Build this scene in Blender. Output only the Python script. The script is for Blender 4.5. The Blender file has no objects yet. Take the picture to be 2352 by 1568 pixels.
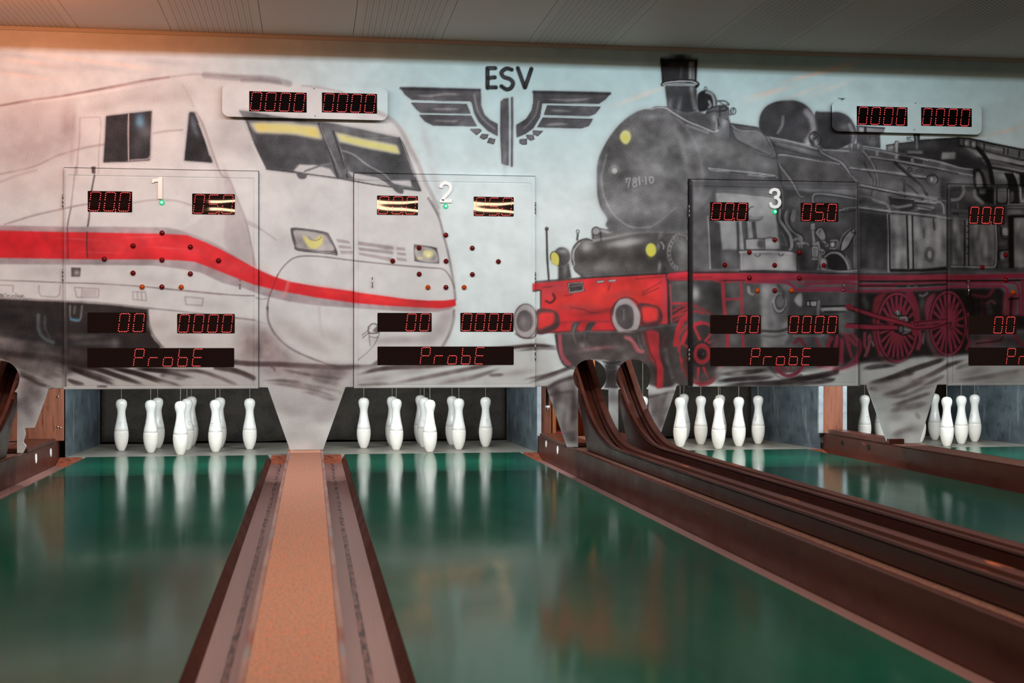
import bpy, bmesh, math, random
import numpy as np
from mathutils import Vector, Matrix
SC=bpy.context.scene; COL=SC.collection
random.seed(3)
# ---------------------------------------------------------------- camera
FPX=3139.7; YAW,PITCH,ROLL=.146,.0034,.0001; CAM=np.array([0,-9.308,.828])
cy_,sy_=math.cos(YAW),math.sin(YAW); cp_,sp_=math.cos(PITCH),math.sin(PITCH)
fwd=np.array([sy_*cp_,cy_*cp_,sp_]); rgt=np.array([cy_,-sy_,0.]); upv=np.cross(rgt,fwd)
rgt,upv=math.cos(ROLL)*rgt+math.sin(ROLL)*upv,-math.sin(ROLL)*rgt+math.cos(ROLL)*upv
cam=bpy.data.cameras.new('camera'); camo=bpy.data.objects.new('camera',cam); COL.objects.link(camo)
cam.sensor_width=36; cam.lens=36*FPX/2352; cam.clip_end=60; cam.clip_start=.05
cam.dof.use_dof=True; cam.dof.focus_distance=9.9; cam.dof.aperture_fstop=4.0
M=Matrix(((rgt[0],upv[0],-fwd[0],CAM[0]),(rgt[1],upv[1],-fwd[1],CAM[1]),(rgt[2],upv[2],-fwd[2],CAM[2]),(0,0,0,1)))
camo.matrix_world=M; SC.camera=camo
SC.view_settings.view_transform='Standard'; SC.view_settings.look='None'; SC.view_settings.gamma=1
SC.view_settings.use_curve_mapping=False; SC.view_settings.exposure=0.0
# ---------------------------------------------------------------- world and lamps
wd=bpy.data.worlds.new('world'); SC.world=wd; wd.use_nodes=True
wd.node_tree.nodes['Background'].inputs[0].default_value=(1.0,.66,.48,1); wd.node_tree.nodes['Background'].inputs[1].default_value=.12
def area(name,loc,aim,sx,sy,power,col,spread=180):
    l=bpy.data.lights.new(name,'AREA'); l.shape='RECTANGLE'; l.size=sx; l.size_y=sy; l.energy=power; l.color=col; l.spread=math.radians(spread)
    o=bpy.data.objects.new(name,l); COL.objects.link(o); o.location=loc
    o.rotation_euler=(Vector(aim)-Vector(loc)).to_track_quat('-Z','Y').to_euler(); return o
area('ceiling_strip_light',(.7,-2.5,2.80),(.7,-.4,.4),7.6,.012,134,(.90,.97,1.0))
for i,(x,w) in enumerate(((-.98,1.3),(.93,1.3),(3.24,1.3),(5.19,1.3))):
    area('pin_light',(x,.27,1.0),(x,.85,.1),w,.04,30,(.97,1.0,.99))
area('warm_ceiling_lamp',(-1.95,-1.78,2.64),(-1.88,-1.55,2.92),.2,.2,27,(1.0,.29,.08),165)
area('lane_ceiling_lamp',(.8,-5.6,2.88),(.8,-5.6,0),4.5,.5,94,(1.0,.86,.74))
area('warm_hall_lamp',(0.9,-11.6,2.8),(1.0,-4,1.5),4.8,.3,150,(1.0,.64,.40))
area('machine_room_lamp',(2.07,1.75,1.1),(2.1,2.2,.4),.3,.2,5,(1.0,.62,.35))
# ---------------------------------------------------------------- pixel <-> place helpers (fixed constants of the survey)
def inv(x,y,ax,c):
    d=fwd+rgt*(x-1176)/FPX-upv*(y-784)/FPX
    i='XYZ'.index(ax); return CAM+d*((c-CAM[i])/d[i])
def proj(P):
    d=P-CAM; w=d@fwd
    return 1176+FPX*(d@rgt)/w, 784-FPX*(d@upv)/w
# ---------------------------------------------------------------- materials
def lin(c):
    c=np.asarray(c,float)/255.; return np.where(c<=.04045,c/12.92,((c+.055)/1.055)**2.4)
def mat(name,col,rough=.5,metal=0,spec=.5,coat=0,bump=None,mix=None,rvar=None,emis=None,estr=0,ior=1.45,trans=0):
    m=bpy.data.materials.new(name); m.use_nodes=True; nt=m.node_tree; b=nt.nodes['Principled BSDF']
    c=tuple(lin(col))+(1,); b.inputs['Base Color'].default_value=c; b.inputs['Roughness'].default_value=rough
    b.inputs['Metallic'].default_value=metal; b.inputs['Specular IOR Level'].default_value=spec; b.inputs['Coat Weight'].default_value=coat; b.inputs['Coat Roughness'].default_value=.08
    b.inputs['IOR'].default_value=ior; b.inputs['Transmission Weight'].default_value=trans
    tc=nt.nodes.new('ShaderNodeTexCoord')
    def noise(scale,stretch=(1,1,1),det=4,rg=.55):
        mp=nt.nodes.new('ShaderNodeMapping'); mp.inputs['Scale'].default_value=stretch; nt.links.new(tc.outputs['Object'],mp.inputs[0])
        n=nt.nodes.new('ShaderNodeTexNoise'); n.inputs['Scale'].default_value=scale; n.inputs['Detail'].default_value=det; n.inputs['Roughness'].default_value=rg
        nt.links.new(mp.outputs[0],n.inputs['Vector']); return n
    def ramp(n,a,b_):
        r=nt.nodes.new('ShaderNodeMapRange'); r.inputs[1].default_value=a; r.inputs[2].default_value=b_; nt.links.new(n.outputs['Fac'],r.inputs[0]); return r
    last=None
    for mx in (mix or []):
        n=noise(mx['s'],mx.get('st',(1,1,1)),mx.get('d',4)); r=ramp(n,mx['a'],mx['b'])
        x=nt.nodes.new('ShaderNodeMix'); x.data_type='RGBA'
        if last is None: x.inputs[6].default_value=c
        else: nt.links.new(last,x.inputs[6])
        x.inputs[7].default_value=tuple(lin(mx['c']))+(1,); nt.links.new(r.outputs[0],x.inputs[0]); last=x.outputs[2]
    if last is not None: nt.links.new(last,b.inputs['Base Color'])
    if rvar:
        n=noise(rvar['s'],rvar.get('st',(1,1,1))); r=ramp(n,.3,.7); r.inputs[3].default_value=rvar['lo']; r.inputs[4].default_value=rvar['hi']; nt.links.new(r.outputs[0],b.inputs['Roughness'])
    if bump:
        n=noise(bump['s'],bump.get('st',(1,1,1)),bump.get('d',3)); bp=nt.nodes.new('ShaderNodeBump'); bp.inputs['Strength'].default_value=bump['k']; bp.inputs['Distance'].default_value=bump.get('dist',.002)
        nt.links.new(n.outputs['Fac'],bp.inputs['Height']); nt.links.new(bp.outputs[0],b.inputs['Normal'])
    if emis is not None:
        b.inputs['Emission Color'].default_value=tuple(emis)+(1,); b.inputs['Emission Strength'].default_value=estr; m.cycles.emission_sampling='NONE'
    return m
def mural_mat(name,grain,bumpk,rough):
    m=bpy.data.materials.new(name); m.use_nodes=True; nt=m.node_tree; b=nt.nodes['Principled BSDF']
    at=nt.nodes.new('ShaderNodeAttribute'); at.attribute_name='paint'
    tc=nt.nodes.new('ShaderNodeTexCoord'); n=nt.nodes.new('ShaderNodeTexNoise'); n.inputs['Scale'].default_value=190; n.inputs['Detail'].default_value=5; n.inputs['Roughness'].default_value=.75
    nt.links.new(tc.outputs['Object'],n.inputs['Vector'])
    # airbrush grain: strongest in the mid greys
    sc_=nt.nodes.new('ShaderNodeSeparateColor'); sc_.mode='HSV'; nt.links.new(at.outputs['Color'],sc_.inputs[0])
    def mth(op,a,b_=None,cl=False):
        x=nt.nodes.new('ShaderNodeMath'); x.operation=op; x.use_clamp=cl
        for i,v in enumerate((a,b_)):
            if v is None: continue
            if isinstance(v,(int,float)): x.inputs[i].default_value=v
            else: nt.links.new(v,x.inputs[i])
        return x.outputs[0]
    inv_=mth('MULTIPLY',mth('SUBTRACT',1.0,sc_.outputs[2],True),mth('SUBTRACT',1.0,mth('MULTIPLY',sc_.outputs[1],.75),True)); amt=mth('MULTIPLY',mth('POWER',inv_,1.6),grain)
    d=mth('MULTIPLY',mth('SUBTRACT',n.outputs['Fac'],.5),amt); f=mth('ADD',1.0,mth('MULTIPLY',d,6.0))
    f=mth('MAXIMUM',f,.25)
    # faint cloudy blotches of the spray
    n2=nt.nodes.new('ShaderNodeTexNoise'); n2.inputs['Scale'].default_value=7; n2.inputs['Detail'].default_value=5; nt.links.new(tc.outputs['Object'],n2.inputs['Vector'])
    f=mth('MULTIPLY',f,mth('ADD',.90,mth('MULTIPLY',n2.outputs['Fac'],.14)))
    vm=nt.nodes.new('ShaderNodeVectorMath'); vm.operation='SCALE'; nt.links.new(at.outputs['Color'],vm.inputs[0]); nt.links.new(f,vm.inputs['Scale'])
    sk=mth('MULTIPLY',mth('MAXIMUM',mth('SUBTRACT',n.outputs['Fac'],.54),0.0),mth('MULTIPLY',amt,.55))
    va=nt.nodes.new('ShaderNodeVectorMath'); va.operation='ADD'; cb=nt.nodes.new('ShaderNodeCombineXYZ')
    for i_ in range(3): nt.links.new(sk,cb.inputs[i_])
    nt.links.new(vm.outputs[0],va.inputs[0]); nt.links.new(cb.outputs[0],va.inputs[1])
    nt.links.new(va.outputs[0],b.inputs['Base Color']); b.inputs['Roughness'].default_value=rough; b.inputs['Specular IOR Level'].default_value=.15
    if bumpk:
        n3=nt.nodes.new('ShaderNodeTexNoise'); n3.inputs['Scale'].default_value=130; n3.inputs['Detail'].default_value=2; nt.links.new(tc.outputs['Object'],n3.inputs['Vector'])
        bp=nt.nodes.new('ShaderNodeBump'); bp.inputs['Strength'].default_value=bumpk; bp.inputs['Distance'].default_value=.002; nt.links.new(n3.outputs['Fac'],bp.inputs['Height']); nt.links.new(bp.outputs[0],b.inputs['Normal'])
    return m
MT={}
MT['mural']=mural_mat('mural_plaster',.85,.5,.6); MT['mural_door']=mural_mat('mural_sheet',.28,.08,.45)
MT['lane']=mat('lane_green',(13,76,58),.08,spec=.5,ior=1.15,mix=[dict(s=2.5,st=(1,.35,1),a=.4,b=.75,c=(9,58,46)),dict(s=260,a=.64,b=.78,c=(24,96,78))],rvar=dict(s=1.6,st=(1,.4,1),lo=.075,hi=.17),bump=dict(s=220,k=.03,dist=.0006))
MT['deck']=mat('pin_deck',(146,144,136),.42,mix=[dict(s=5,a=.45,b=.7,c=(118,116,108))],bump=dict(s=60,k=.08))
MT['lacquer']=mat('brown_lacquer',(78,37,27),.33,spec=.5,mix=[dict(s=9,st=(1,.06,1),a=.4,b=.75,c=(54,24,18)),dict(s=30,st=(1,.15,1.5),a=.70,b=.73,c=(124,66,38))],bump=dict(s=40,st=(1,.1,1),k=.12),rvar=dict(s=4,lo=.25,hi=.45))
MT['lacquer_dark']=mat('dark_lacquer',(56,26,21),.32,mix=[dict(s=8,st=(1,.08,1),a=.4,b=.75,c=(46,20,16))],rvar=dict(s=5,lo=.25,hi=.42))
MT['rim']=mat('worn_rim',(90,50,40),.38,mix=[dict(s=12,st=(1,.08,1),a=.4,b=.7,c=(70,36,28)),dict(s=7,st=(3,.35,1),a=.66,b=.68,c=(190,98,56))],bump=dict(s=30,st=(1,.1,1),k=.15))
MT['gutter']=mat('gutter_floor',(138,102,98),.26,spec=.6,mix=[dict(s=9,st=(1,.04,1),a=.35,b=.85,c=(122,86,80))],rvar=dict(s=6,st=(1,.05,1),lo=.24,hi=.32))
MT['dirt']=mat('gutter_dirt',(60,46,46),.45,mix=[dict(s=45,st=(1.6,.25,1),a=.42,b=.58,c=(128,92,88))])
MT['wedge']=mat('raw_brown_wood',(142,74,52),.55,mix=[dict(s=20,st=(1,1,1),a=.5,b=.62,c=(110,54,40)),dict(s=60,a=.66,b=.7,c=(200,160,140))])
MT['carpet']=mat('salmon_carpet',(184,136,116),.95,spec=.1,mix=[dict(s=120,st=(1.4,.6,1),a=.48,b=.68,c=(132,96,84)),dict(s=95,st=(1.4,.5,1),a=.56,b=.7,c=(168,130,106)),dict(s=75,st=(1.4,.6,1),a=.54,b=.70,c=(206,122,90))],bump=dict(s=300,k=.4))
MT['carpet2']=mat('brown_carpet',(128,92,80),.95,spec=.1,mix=[dict(s=130,a=.48,b=.6,c=(90,60,52)),dict(s=160,a=.58,b=.66,c=(156,112,94))],bump=dict(s=300,k=.4))
MT['edge']=mat('worn_edge_strip',(150,118,112),.45,mix=[dict(s=8,st=(1,.2,1),a=.45,b=.6,c=(130,78,66)),dict(s=5,st=(1,.3,1),a=.55,b=.66,c=(128,122,126))])
MT['curtain']=mat('rubber_curtain',(64,60,56),.8,spec=.2,mix=[dict(s=6,a=.45,b=.7,c=(46,44,42)),dict(s=120,a=.55,b=.7,c=(80,76,70))],bump=dict(s=90,k=.2))
MT['side']=mat('blue_grey_board',(98,112,120),.4,mix=[dict(s=3,st=(1,1,2),a=.4,b=.65,c=(72,84,92)),dict(s=11,st=(1,2,1),a=.55,b=.75,c=(54,62,68)),dict(s=4,st=(2,2,.5),a=.62,b=.7,c=(118,130,136))])
MT['galv']=mat('galvanised_metal',(200,212,220),.35,metal=.5,mix=[dict(s=15,a=.45,b=.7,c=(160,176,188))])
MT['orange_wood']=mat('red_brown_board',(146,90,68),.6,mix=[dict(s=10,st=(3,1,.3),a=.4,b=.7,c=(120,72,54)),dict(s=24,st=(2,1,.3),a=.58,b=.7,c=(100,52,38))],bump=dict(s=30,st=(3,1,.2),k=.2))
MT['shelf']=mat('varnished_pine',(206,128,72),.45,mix=[dict(s=12,st=(3,1,.3),a=.4,b=.7,c=(178,98,52))])
MT['pin']=mat('pin_white',(240,242,240),.22,spec=.5,coat=.2,mix=[dict(s=9,a=.55,b=.8,c=(226,226,220))])
MT['pin2']=mat('pin_belly',(242,241,236),.25,mix=[dict(s=14,st=(1,1,3),a=.55,b=.8,c=(232,228,220))])
MT['cord']=mat('pin_cord',(170,166,158),.8)
MT['print']=mat('pin_print',(70,74,84),.6)
MT['dark']=mat('painted_slot_dark',(14,13,13),.6)  # paints the dark inside of the divider slots
MT['glass']=mat('dark_red_display_glass',(22,6,7),.03,spec=.7,bump=dict(s=2.6,st=(1,1,3),k=.5,dist=.010,d=0))
MT['glass5']=mat('board_display_glass',(10,4,5),.6,spec=.03)
MT['glass4']=mat('flat_display_glass',(30,16,16),.08,spec=.6,bump=dict(s=3,st=(6,1,.6),k=.35,dist=.004,d=1))
MT['white']=mat('white_plastic_slot_light',(246,246,246),.35)  # also used for light painted at the side board slots
MT['chrome']=mat('chrome',(225,215,210),.16,metal=1)
MT['numeral1']=mat('satin_numeral',(226,205,198),.28,metal=.55)
MT['redlens']=mat('red_lens',(96,4,8),.12,spec=.4,emis=(.5,0,.005),estr=.02)
MT['orlens']=mat('orange_lens',(170,60,10),.12,spec=.4,emis=(.6,.12,0),estr=.06)
MT['grlens']=mat('green_lens',(10,120,70),.1,coat=1,emis=(0,.9,.35),estr=.55)
MT['grcore']=mat('green_lens_core',(120,255,190),.2,emis=(.35,1,.6),estr=1.6)
MT['ledred']=mat('led_halo',(120,0,5),.4,emis=(1,.008,.014),estr=1.1)
MT['ledcore']=mat('led_core',(255,180,180),.4,emis=(1,.045,.04),estr=7.0)
MT['ceil']=None
MT['black']=mat('black_plastic',(20,20,22),.4)
MT['steel']=mat('hinge_metal',(150,150,150),.35,metal=.8)
MT['trimw']=mat('painted_trim',(182,176,170),.6)
MT['plain']=mat('plain_wall_paint',(190,204,208),.6,spec=.15)
MT['base']=mat('dark_base',(40,30,28),.8)
MT['label_red']=mat('red_print',(190,30,60),.5)
MT['cush']=mat('grey_frame_edge',(150,164,168),.4)
def ceiling_mat():
    m=bpy.data.materials.new('ceiling_panels'); m.use_nodes=True; nt=m.node_tree; b=nt.nodes['Principled BSDF']
    g=nt.nodes.new('ShaderNodeNewGeometry'); s=nt.nodes.new('ShaderNodeSeparateXYZ'); nt.links.new(g.outputs['Position'],s.inputs[0])
    def mth(op,*a):
        x=nt.nodes.new('ShaderNodeMath'); x.operation=op
        for i,v in enumerate(a):
            if isinstance(v,(int,float)): x.inputs[i].default_value=v
            else: nt.links.new(v,x.inputs[i])
        return x.outputs[0]
    X,Y=s.outputs[0],s.outputs[1]; P=.598
    t=mth('DIVIDE',mth('SUBTRACT',X,.279),P); fl=mth('FLOOR',t); u=mth('MULTIPLY',mth('SUBTRACT',t,fl),P)
    odd=mth('FLOORED_MODULO',fl,2.0) ; perf=mth('LESS_THAN',odd,.5)
    def dots(off,r):
        q=.0366
        a=mth('SUBTRACT',mth('FLOORED_MODULO',mth('ADD',mth('SUBTRACT',u,.043),off),q),q/2); c=mth('SUBTRACT',mth('FLOORED_MODULO',mth('ADD',Y,off),q),q/2)
        return mth('LESS_THAN',mth('SQRT',mth('ADD',mth('MULTIPLY',a,a),mth('MULTIPLY',c,c))),r)
    d=mth('MAXIMUM',dots(0.,.0062),dots(.0183,.004))
    ins=mth('MULTIPLY',mth('GREATER_THAN',u,.043),mth('LESS_THAN',u,.555)); d=mth('MULTIPLY',mth('MULTIPLY',d,perf),ins)
    mx=nt.nodes.new('ShaderNodeMix'); mx.data_type='RGBA'; mx.inputs[6].default_value=(.62,.57,.52,1); mx.inputs[7].default_value=(.13,.10,.085,1); nt.links.new(d,mx.inputs[0])
    nt.links.new(mx.outputs[2],b.inputs['Base Color']); b.inputs['Roughness'].default_value=.6; b.inputs['Specular IOR Level'].default_value=.25
    return m
MT['ceil']=ceiling_mat()
# ---------------------------------------------------------------- mesh helpers
def link(o,parent=None):
    COL.objects.link(o)
    if parent is not None: o.parent=parent
    return o
def tag(o,label=None,cat=None,group=None,kind=None):
    if label:o['label']=label
    if cat:o['category']=cat
    if group:o['group']=group
    if kind:o['kind']=kind
    return o
def empty(name,loc,label,cat,group=None,kind=None):
    o=bpy.data.objects.new(name,None); o.location=loc; o.empty_display_size=.1; link(o); return tag(o,label,cat,group,kind)
class MB:
    def __init__(s): s.v=[];s.f=[];s.m=[];s.sm=[]
    def add(s,vs,fs,mi=0,smooth=False):
        b=len(s.v); s.v+=[tuple(map(float,v)) for v in vs]; s.f+=[tuple(b+i for i in f) for f in fs]; s.m+=[mi]*len(fs); s.sm+=[smooth]*len(fs); return s
    def box(s,x0,x1,y0,y1,z0,z1,mi=0):
        v=[(x,y,z) for x in(x0,x1) for y in(y0,y1) for z in(z0,z1)]
        return s.add(v,[(0,1,3,2),(4,6,7,5),(0,4,5,1),(2,3,7,6),(0,2,6,4),(1,5,7,3)],mi)
    def prism(s,poly,axis,a,b,mi=0,smooth=False):   # poly in the two other axes, extruded along axis
        n=len(poly); V=[]
        for c in (a,b):
            for p,q in poly: V.append({'X':(c,p,q),'Y':(p,c,q),'Z':(p,q,c)}[axis])
        F_=[tuple(range(n)),tuple(range(2*n-1,n-1,-1))]; b0=len(s.f)
        s.add(V,F_,mi); s.add(V,[(i,(i+1)%n,n+(i+1)%n,n+i) for i in range(n)],mi,smooth); return s
    def lathe(s,prof,n=28,cx=0,cy=0,z0=0,mi=0,axis='Z'):
        V=[];Fs=[]
        for h,r in prof:
            for k in range(n):
                t=2*math.pi*k/n; a,b=r*math.cos(t),r*math.sin(t)
                V.append((cx+a,cy+b,z0+h) if axis=='Z' else (cx+a,cy-h,z0+b))
        m=len(prof)
        for i in range(m-1):
            for k in range(n): Fs.append((i*n+k,i*n+(k+1)%n,(i+1)*n+(k+1)%n,(i+1)*n+k))
        Fs.append(tuple(range(n))[::-1]); Fs.append(tuple(range((m-1)*n,m*n)))
        return s.add(V,Fs,mi,True)
    def cyl(s,p,q,r,n=12,mi=0):
        p,q=Vector(p),Vector(q); d=(q-p).normalized(); u=d.orthogonal().normalized(); w=d.cross(u); V=[]
        for c in(p,q):
            for k in range(n):
                t=2*math.pi*k/n; V.append(c+u*r*math.cos(t)+w*r*math.sin(t))
        return s.add(V,[(k,(k+1)%n,n+(k+1)%n,n+k) for k in range(n)]+[tuple(range(n))[::-1],tuple(range(n,2*n))],mi,True)
    def build(s,name,mats,parent=None,loc=(0,0,0),bevel=0,seg=2,recalc=True):
        me=bpy.data.meshes.new(name); me.from_pydata([(v[0]-loc[0],v[1]-loc[1],v[2]-loc[2]) for v in s.v],[],s.f)
        for m_ in (mats if isinstance(mats,(list,tuple)) else [mats]): me.materials.append(MT[m_])
        me.polygons.foreach_set('material_index',s.m); me.polygons.foreach_set('use_smooth',s.sm)
        if recalc:
            bm=bmesh.new(); bm.from_mesh(me); bmesh.ops.recalc_face_normals(bm,faces=bm.faces); bm.to_mesh(me); bm.free()
        o=bpy.data.objects.new(name,me); o.location=loc if parent is None else Vector(loc); link(o,parent)
        if bevel:
            b=o.modifiers.new('edge','BEVEL'); b.width=bevel; b.segments=seg; b.limit_method='ANGLE'; b.angle_limit=math.radians(40)
        return o
def build(mb,name,mats,parent=None,bevel=0,at=None):
    # world coordinates in, origin at the middle of the base (or at the given point)
    v=np.array(mb.v); lo,hi=v.min(0),v.max(0); c=np.array([(lo[0]+hi[0])/2,(lo[1]+hi[1])/2,lo[2]]) if at is None else np.array(at,float)
    o=mb.build(name,mats,parent,tuple(c),bevel)
    if parent is not None:
        bpyloc=Vector(c)-parent.location; o.location=bpyloc
        if parent.parent is not None: o.location=Vector(c)-parent.location-parent.parent.location
    return o
def wpos(o):
    p=Vector(o.location)
    while o.parent is not None: o=o.parent; p+=o.location
    return p
def buildw(mb,name,mats,parent=None,bevel=0):
    v=np.array(mb.v); lo,hi=v.min(0),v.max(0); c=Vector(((lo[0]+hi[0])/2,(lo[1]+hi[1])/2,lo[2]))
    o=mb.build(name,mats,parent,tuple(c),bevel)
    if parent is not None: o.location=c-wpos(parent)
    return o
# ---------------------------------------------------------------- mural paint (airbrushed railway mural, its own colours)
MX0,MY0,MW,MH=-40,30,2440,1040
CV=np.zeros((MH,MW,3),np.float32)
REG={'A':(0,0,3.92),'B':(450,100,3.92),'C':(880,100,3.92),'D':(0,370,3.92),'E':(550,450,3.92),'F':(1330,110,5.2267),'G':(1680,180,5.2267),
 'H':(1980,220,6.3226),'I':(1330,370,5.2267),'J':(1700,400,5.2267),'K':(1980,430,6.3226),'L':(1150,500,5.2267),'M':(1500,620,5.2267),
 'N':(1902,620,5.2267),'O':(1150,700,5.2267),'P':(0,620,5.2267),'Q':(400,640,5.2267),'R':(560,870,4.9),'U':(1220,820,4.9),'V':(1872,870,4.9),'W':(0,820,4.9),'Z':(0,0,1)}
def PT(s):
    r=None;o=[]
    for t in s.split():
        if t[0].isalpha(): r=REG[t[0]];t=t[1:]
        x,y=t.split(',');o.append((r[0]+float(x)/r[2],r[1]+float(y)/r[2]))
    return np.array(o,float)
def crom(P,closed=False,n=6):
    if len(P)<3:return P
    Q=np.vstack([P[-1:],P,P[:2]]) if closed else np.vstack([2*P[0]-P[1],P,2*P[-1]-P[-2]])
    o=[];m=len(P) if closed else len(P)-1
    for i in range(m):
        a,b,c,d=Q[i],Q[i+1],Q[i+2],Q[i+3]
        for k in range(n):
            t=k/n;o.append(.5*((2*b)+(c-a)*t+(2*a-5*b+4*c-d)*t*t+(3*b-a-3*c+d)*t**3))
    if not closed:o.append(P[-1])
    return np.array(o)
def blur1(a,s):
    if s<.25:return a
    r=max(1,int(s*2.6));k=np.exp(-.5*(np.arange(-r,r+1)/s)**2);k/=k.sum();k=k.astype(np.float32)
    b=np.pad(a,((r,r),(r,r)));o=np.zeros((b.shape[0],a.shape[1]),np.float32)
    for i,w in enumerate(k):o+=w*b[:,i:i+a.shape[1]]
    q=np.zeros_like(a)
    for i,w in enumerate(k):q+=w*o[i:i+a.shape[0]]
    return q
CLIP=[None]
def comp(x0,y0,m,col,a):
    h,w=m.shape;X0=max(x0,0);Y0=max(y0,0);X1=min(x0+w,MW);Y1=min(y0+h,MH)
    if X1<=X0 or Y1<=Y0:return
    m=m[Y0-y0:Y1-y0,X0-x0:X1-x0]*a
    if CLIP[0] is not None:m=m*CLIP[0][Y0:Y1,X0:X1]
    c=np.array(col,np.float32)/255.
    v=CV[Y0:Y1,X0:X1];v+=(c-v)*np.clip(m,0,1)[...,None]
def fmask(P,soft):
    P=P-np.array([MX0,MY0]);pad=int(soft*3)+3
    x0=int(np.floor(P[:,0].min()))-pad;y0=int(np.floor(P[:,1].min()))-pad
    x1=int(np.ceil(P[:,0].max()))+pad;y1=int(np.ceil(P[:,1].max()))+pad
    x0=max(x0,-60);y0=max(y0,-60);x1=min(x1,MW+60);y1=min(y1,MH+60)
    w,h=x1-x0,y1-y0;m=np.zeros((h,w),np.float32)
    ys=np.arange(h)+y0
    for sub in (.25,.75):
        yy=ys+sub
        for i in range(h):
            y=yy[i];a=P;b=np.roll(P,-1,0)
            c=((a[:,1]<=y)!=(b[:,1]<=y));
            if not c.any():continue
            xs=np.sort(a[c,0]+(y-a[c,1])*(b[c,0]-a[c,0])/(b[c,1]-a[c,1]))-x0
            for j in range(0,len(xs)-1,2):
                l,r=max(xs[j],0),min(xs[j+1],w)
                if r<=l:continue
                li,ri=int(l),int(r)
                if li==ri: m[i,li if li<w else w-1]+=.5*(r-l);continue
                m[i,li]+=.5*(li+1-l);m[i,li+1:ri]+=.5
                if ri<w:m[i,ri]+=.5*(r-ri)
    return x0,y0,blur1(np.clip(m,0,1),soft)
def F(s,col,a=1,soft=.6,c=1,halo=0,hc=None):
    P=PT(s) if isinstance(s,str) else s
    if c:P=crom(P,True)
    if halo:
        x0,y0,m=fmask(P,halo);comp(x0,y0,np.clip(m*1.6,0,1),hc or col,.45*a)
    x0,y0,m=fmask(P,soft);comp(x0,y0,m,col,a)
def S(s,w,col,a=1,soft=.6,c=1,tp=0):
    P=PT(s) if isinstance(s,str) else s
    if c:P=crom(P)
    P=P-np.array([MX0,MY0]);hw=w/2;pad=int(hw+soft*3)+2
    x0=int(P[:,0].min())-pad;y0=int(P[:,1].min())-pad;x1=int(P[:,0].max())+pad+1;y1=int(P[:,1].max())+pad+1
    m=np.zeros((y1-y0,x1-x0),np.float32);n=len(P)-1
    for i in range(n):
        a_,b_=P[i],P[i+1]
        u0=int(min(a_[0],b_[0])-pad)-x0;v0=int(min(a_[1],b_[1])-pad)-y0;u1=int(max(a_[0],b_[0])+pad)+1-x0;v1=int(max(a_[1],b_[1])+pad)+1-y0
        u0=max(u0,0);v0=max(v0,0)
        xx,yy=np.meshgrid(np.arange(u0,u1)+x0+.5,np.arange(v0,v1)+y0+.5)
        d=b_-a_;L=max(d@d,1e-6);t=np.clip(((xx-a_[0])*d[0]+(yy-a_[1])*d[1])/L,0,1)
        D=np.hypot(xx-a_[0]-t*d[0],yy-a_[1]-t*d[1])
        e=soft+.35;k=hw;q=1
        if tp:
            T=(i+t)/n;q=np.clip(1-np.abs(2*T-1)**2.5,0,1);k=hw*(.25+.75*q);q=np.clip(q*1.5,0,1)
        v=np.clip(.5-(D-k)/(2*e),0,1);v=(v*v*(3-2*v)*q).astype(np.float32)
        s_=m[v0:v1,u0:u1];np.maximum(s_,v[:s_.shape[0],:s_.shape[1]],out=s_)
    comp(x0,y0,m,col,a)
def B(s,rx,ry,col,a=.5,ang=0):
    for p in PT(s):
        x,y=p-np.array([MX0,MY0]);R_=int(max(rx,ry)*2.5)+2;x0=int(x)-R_;y0=int(y)-R_
        xx,yy=np.meshgrid(np.arange(x0,x0+2*R_)-x,np.arange(y0,y0+2*R_)-y);t=np.radians(ang);c_,s_=np.cos(t),np.sin(t)
        u=(xx*c_+yy*s_)/rx;v=(-xx*s_+yy*c_)/ry
        comp(x0,y0,np.exp(-(u*u+v*v)).astype(np.float32),col,a)
def clip(s=None,c=1,soft=.8):
    if s is None:CLIP[0]=None;return
    P=PT(s);P=crom(P,True) if c else P
    x0,y0,m=fmask(P,soft);M_=np.zeros((MH,MW),np.float32)
    X0=max(x0,0);Y0=max(y0,0);X1=min(x0+m.shape[1],MW);Y1=min(y0+m.shape[0],MH)
    M_[Y0:Y1,X0:X1]=m[Y0-y0:Y1-y0,X0-x0:X1-x0];CLIP[0]=M_
def EL(r,cx,cy,rx,ry,n=28,ang=0):
    o,q,s_=REG[r];t=np.linspace(0,2*np.pi,n,endpoint=False);A=np.radians(ang)
    u=rx*np.cos(t);v=ry*np.sin(t)
    return np.stack([o+(cx+u*np.cos(A)-v*np.sin(A))/s_,q+(cy+u*np.sin(A)+v*np.cos(A))/s_],1)
def RING(r,cx,cy,rx,ry,w,col,a=1,soft=.6,ang=0,t0=0,t1=360):
    o,q,s_=REG[r];t=np.radians(np.linspace(t0,t1,34));A=np.radians(ang)
    u=rx*np.cos(t);v=ry*np.sin(t)
    S(np.stack([o+(cx+u*np.cos(A)-v*np.sin(A))/s_,q+(cy+u*np.sin(A)+v*np.cos(A))/s_],1),w,col,a,soft,c=0)
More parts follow.
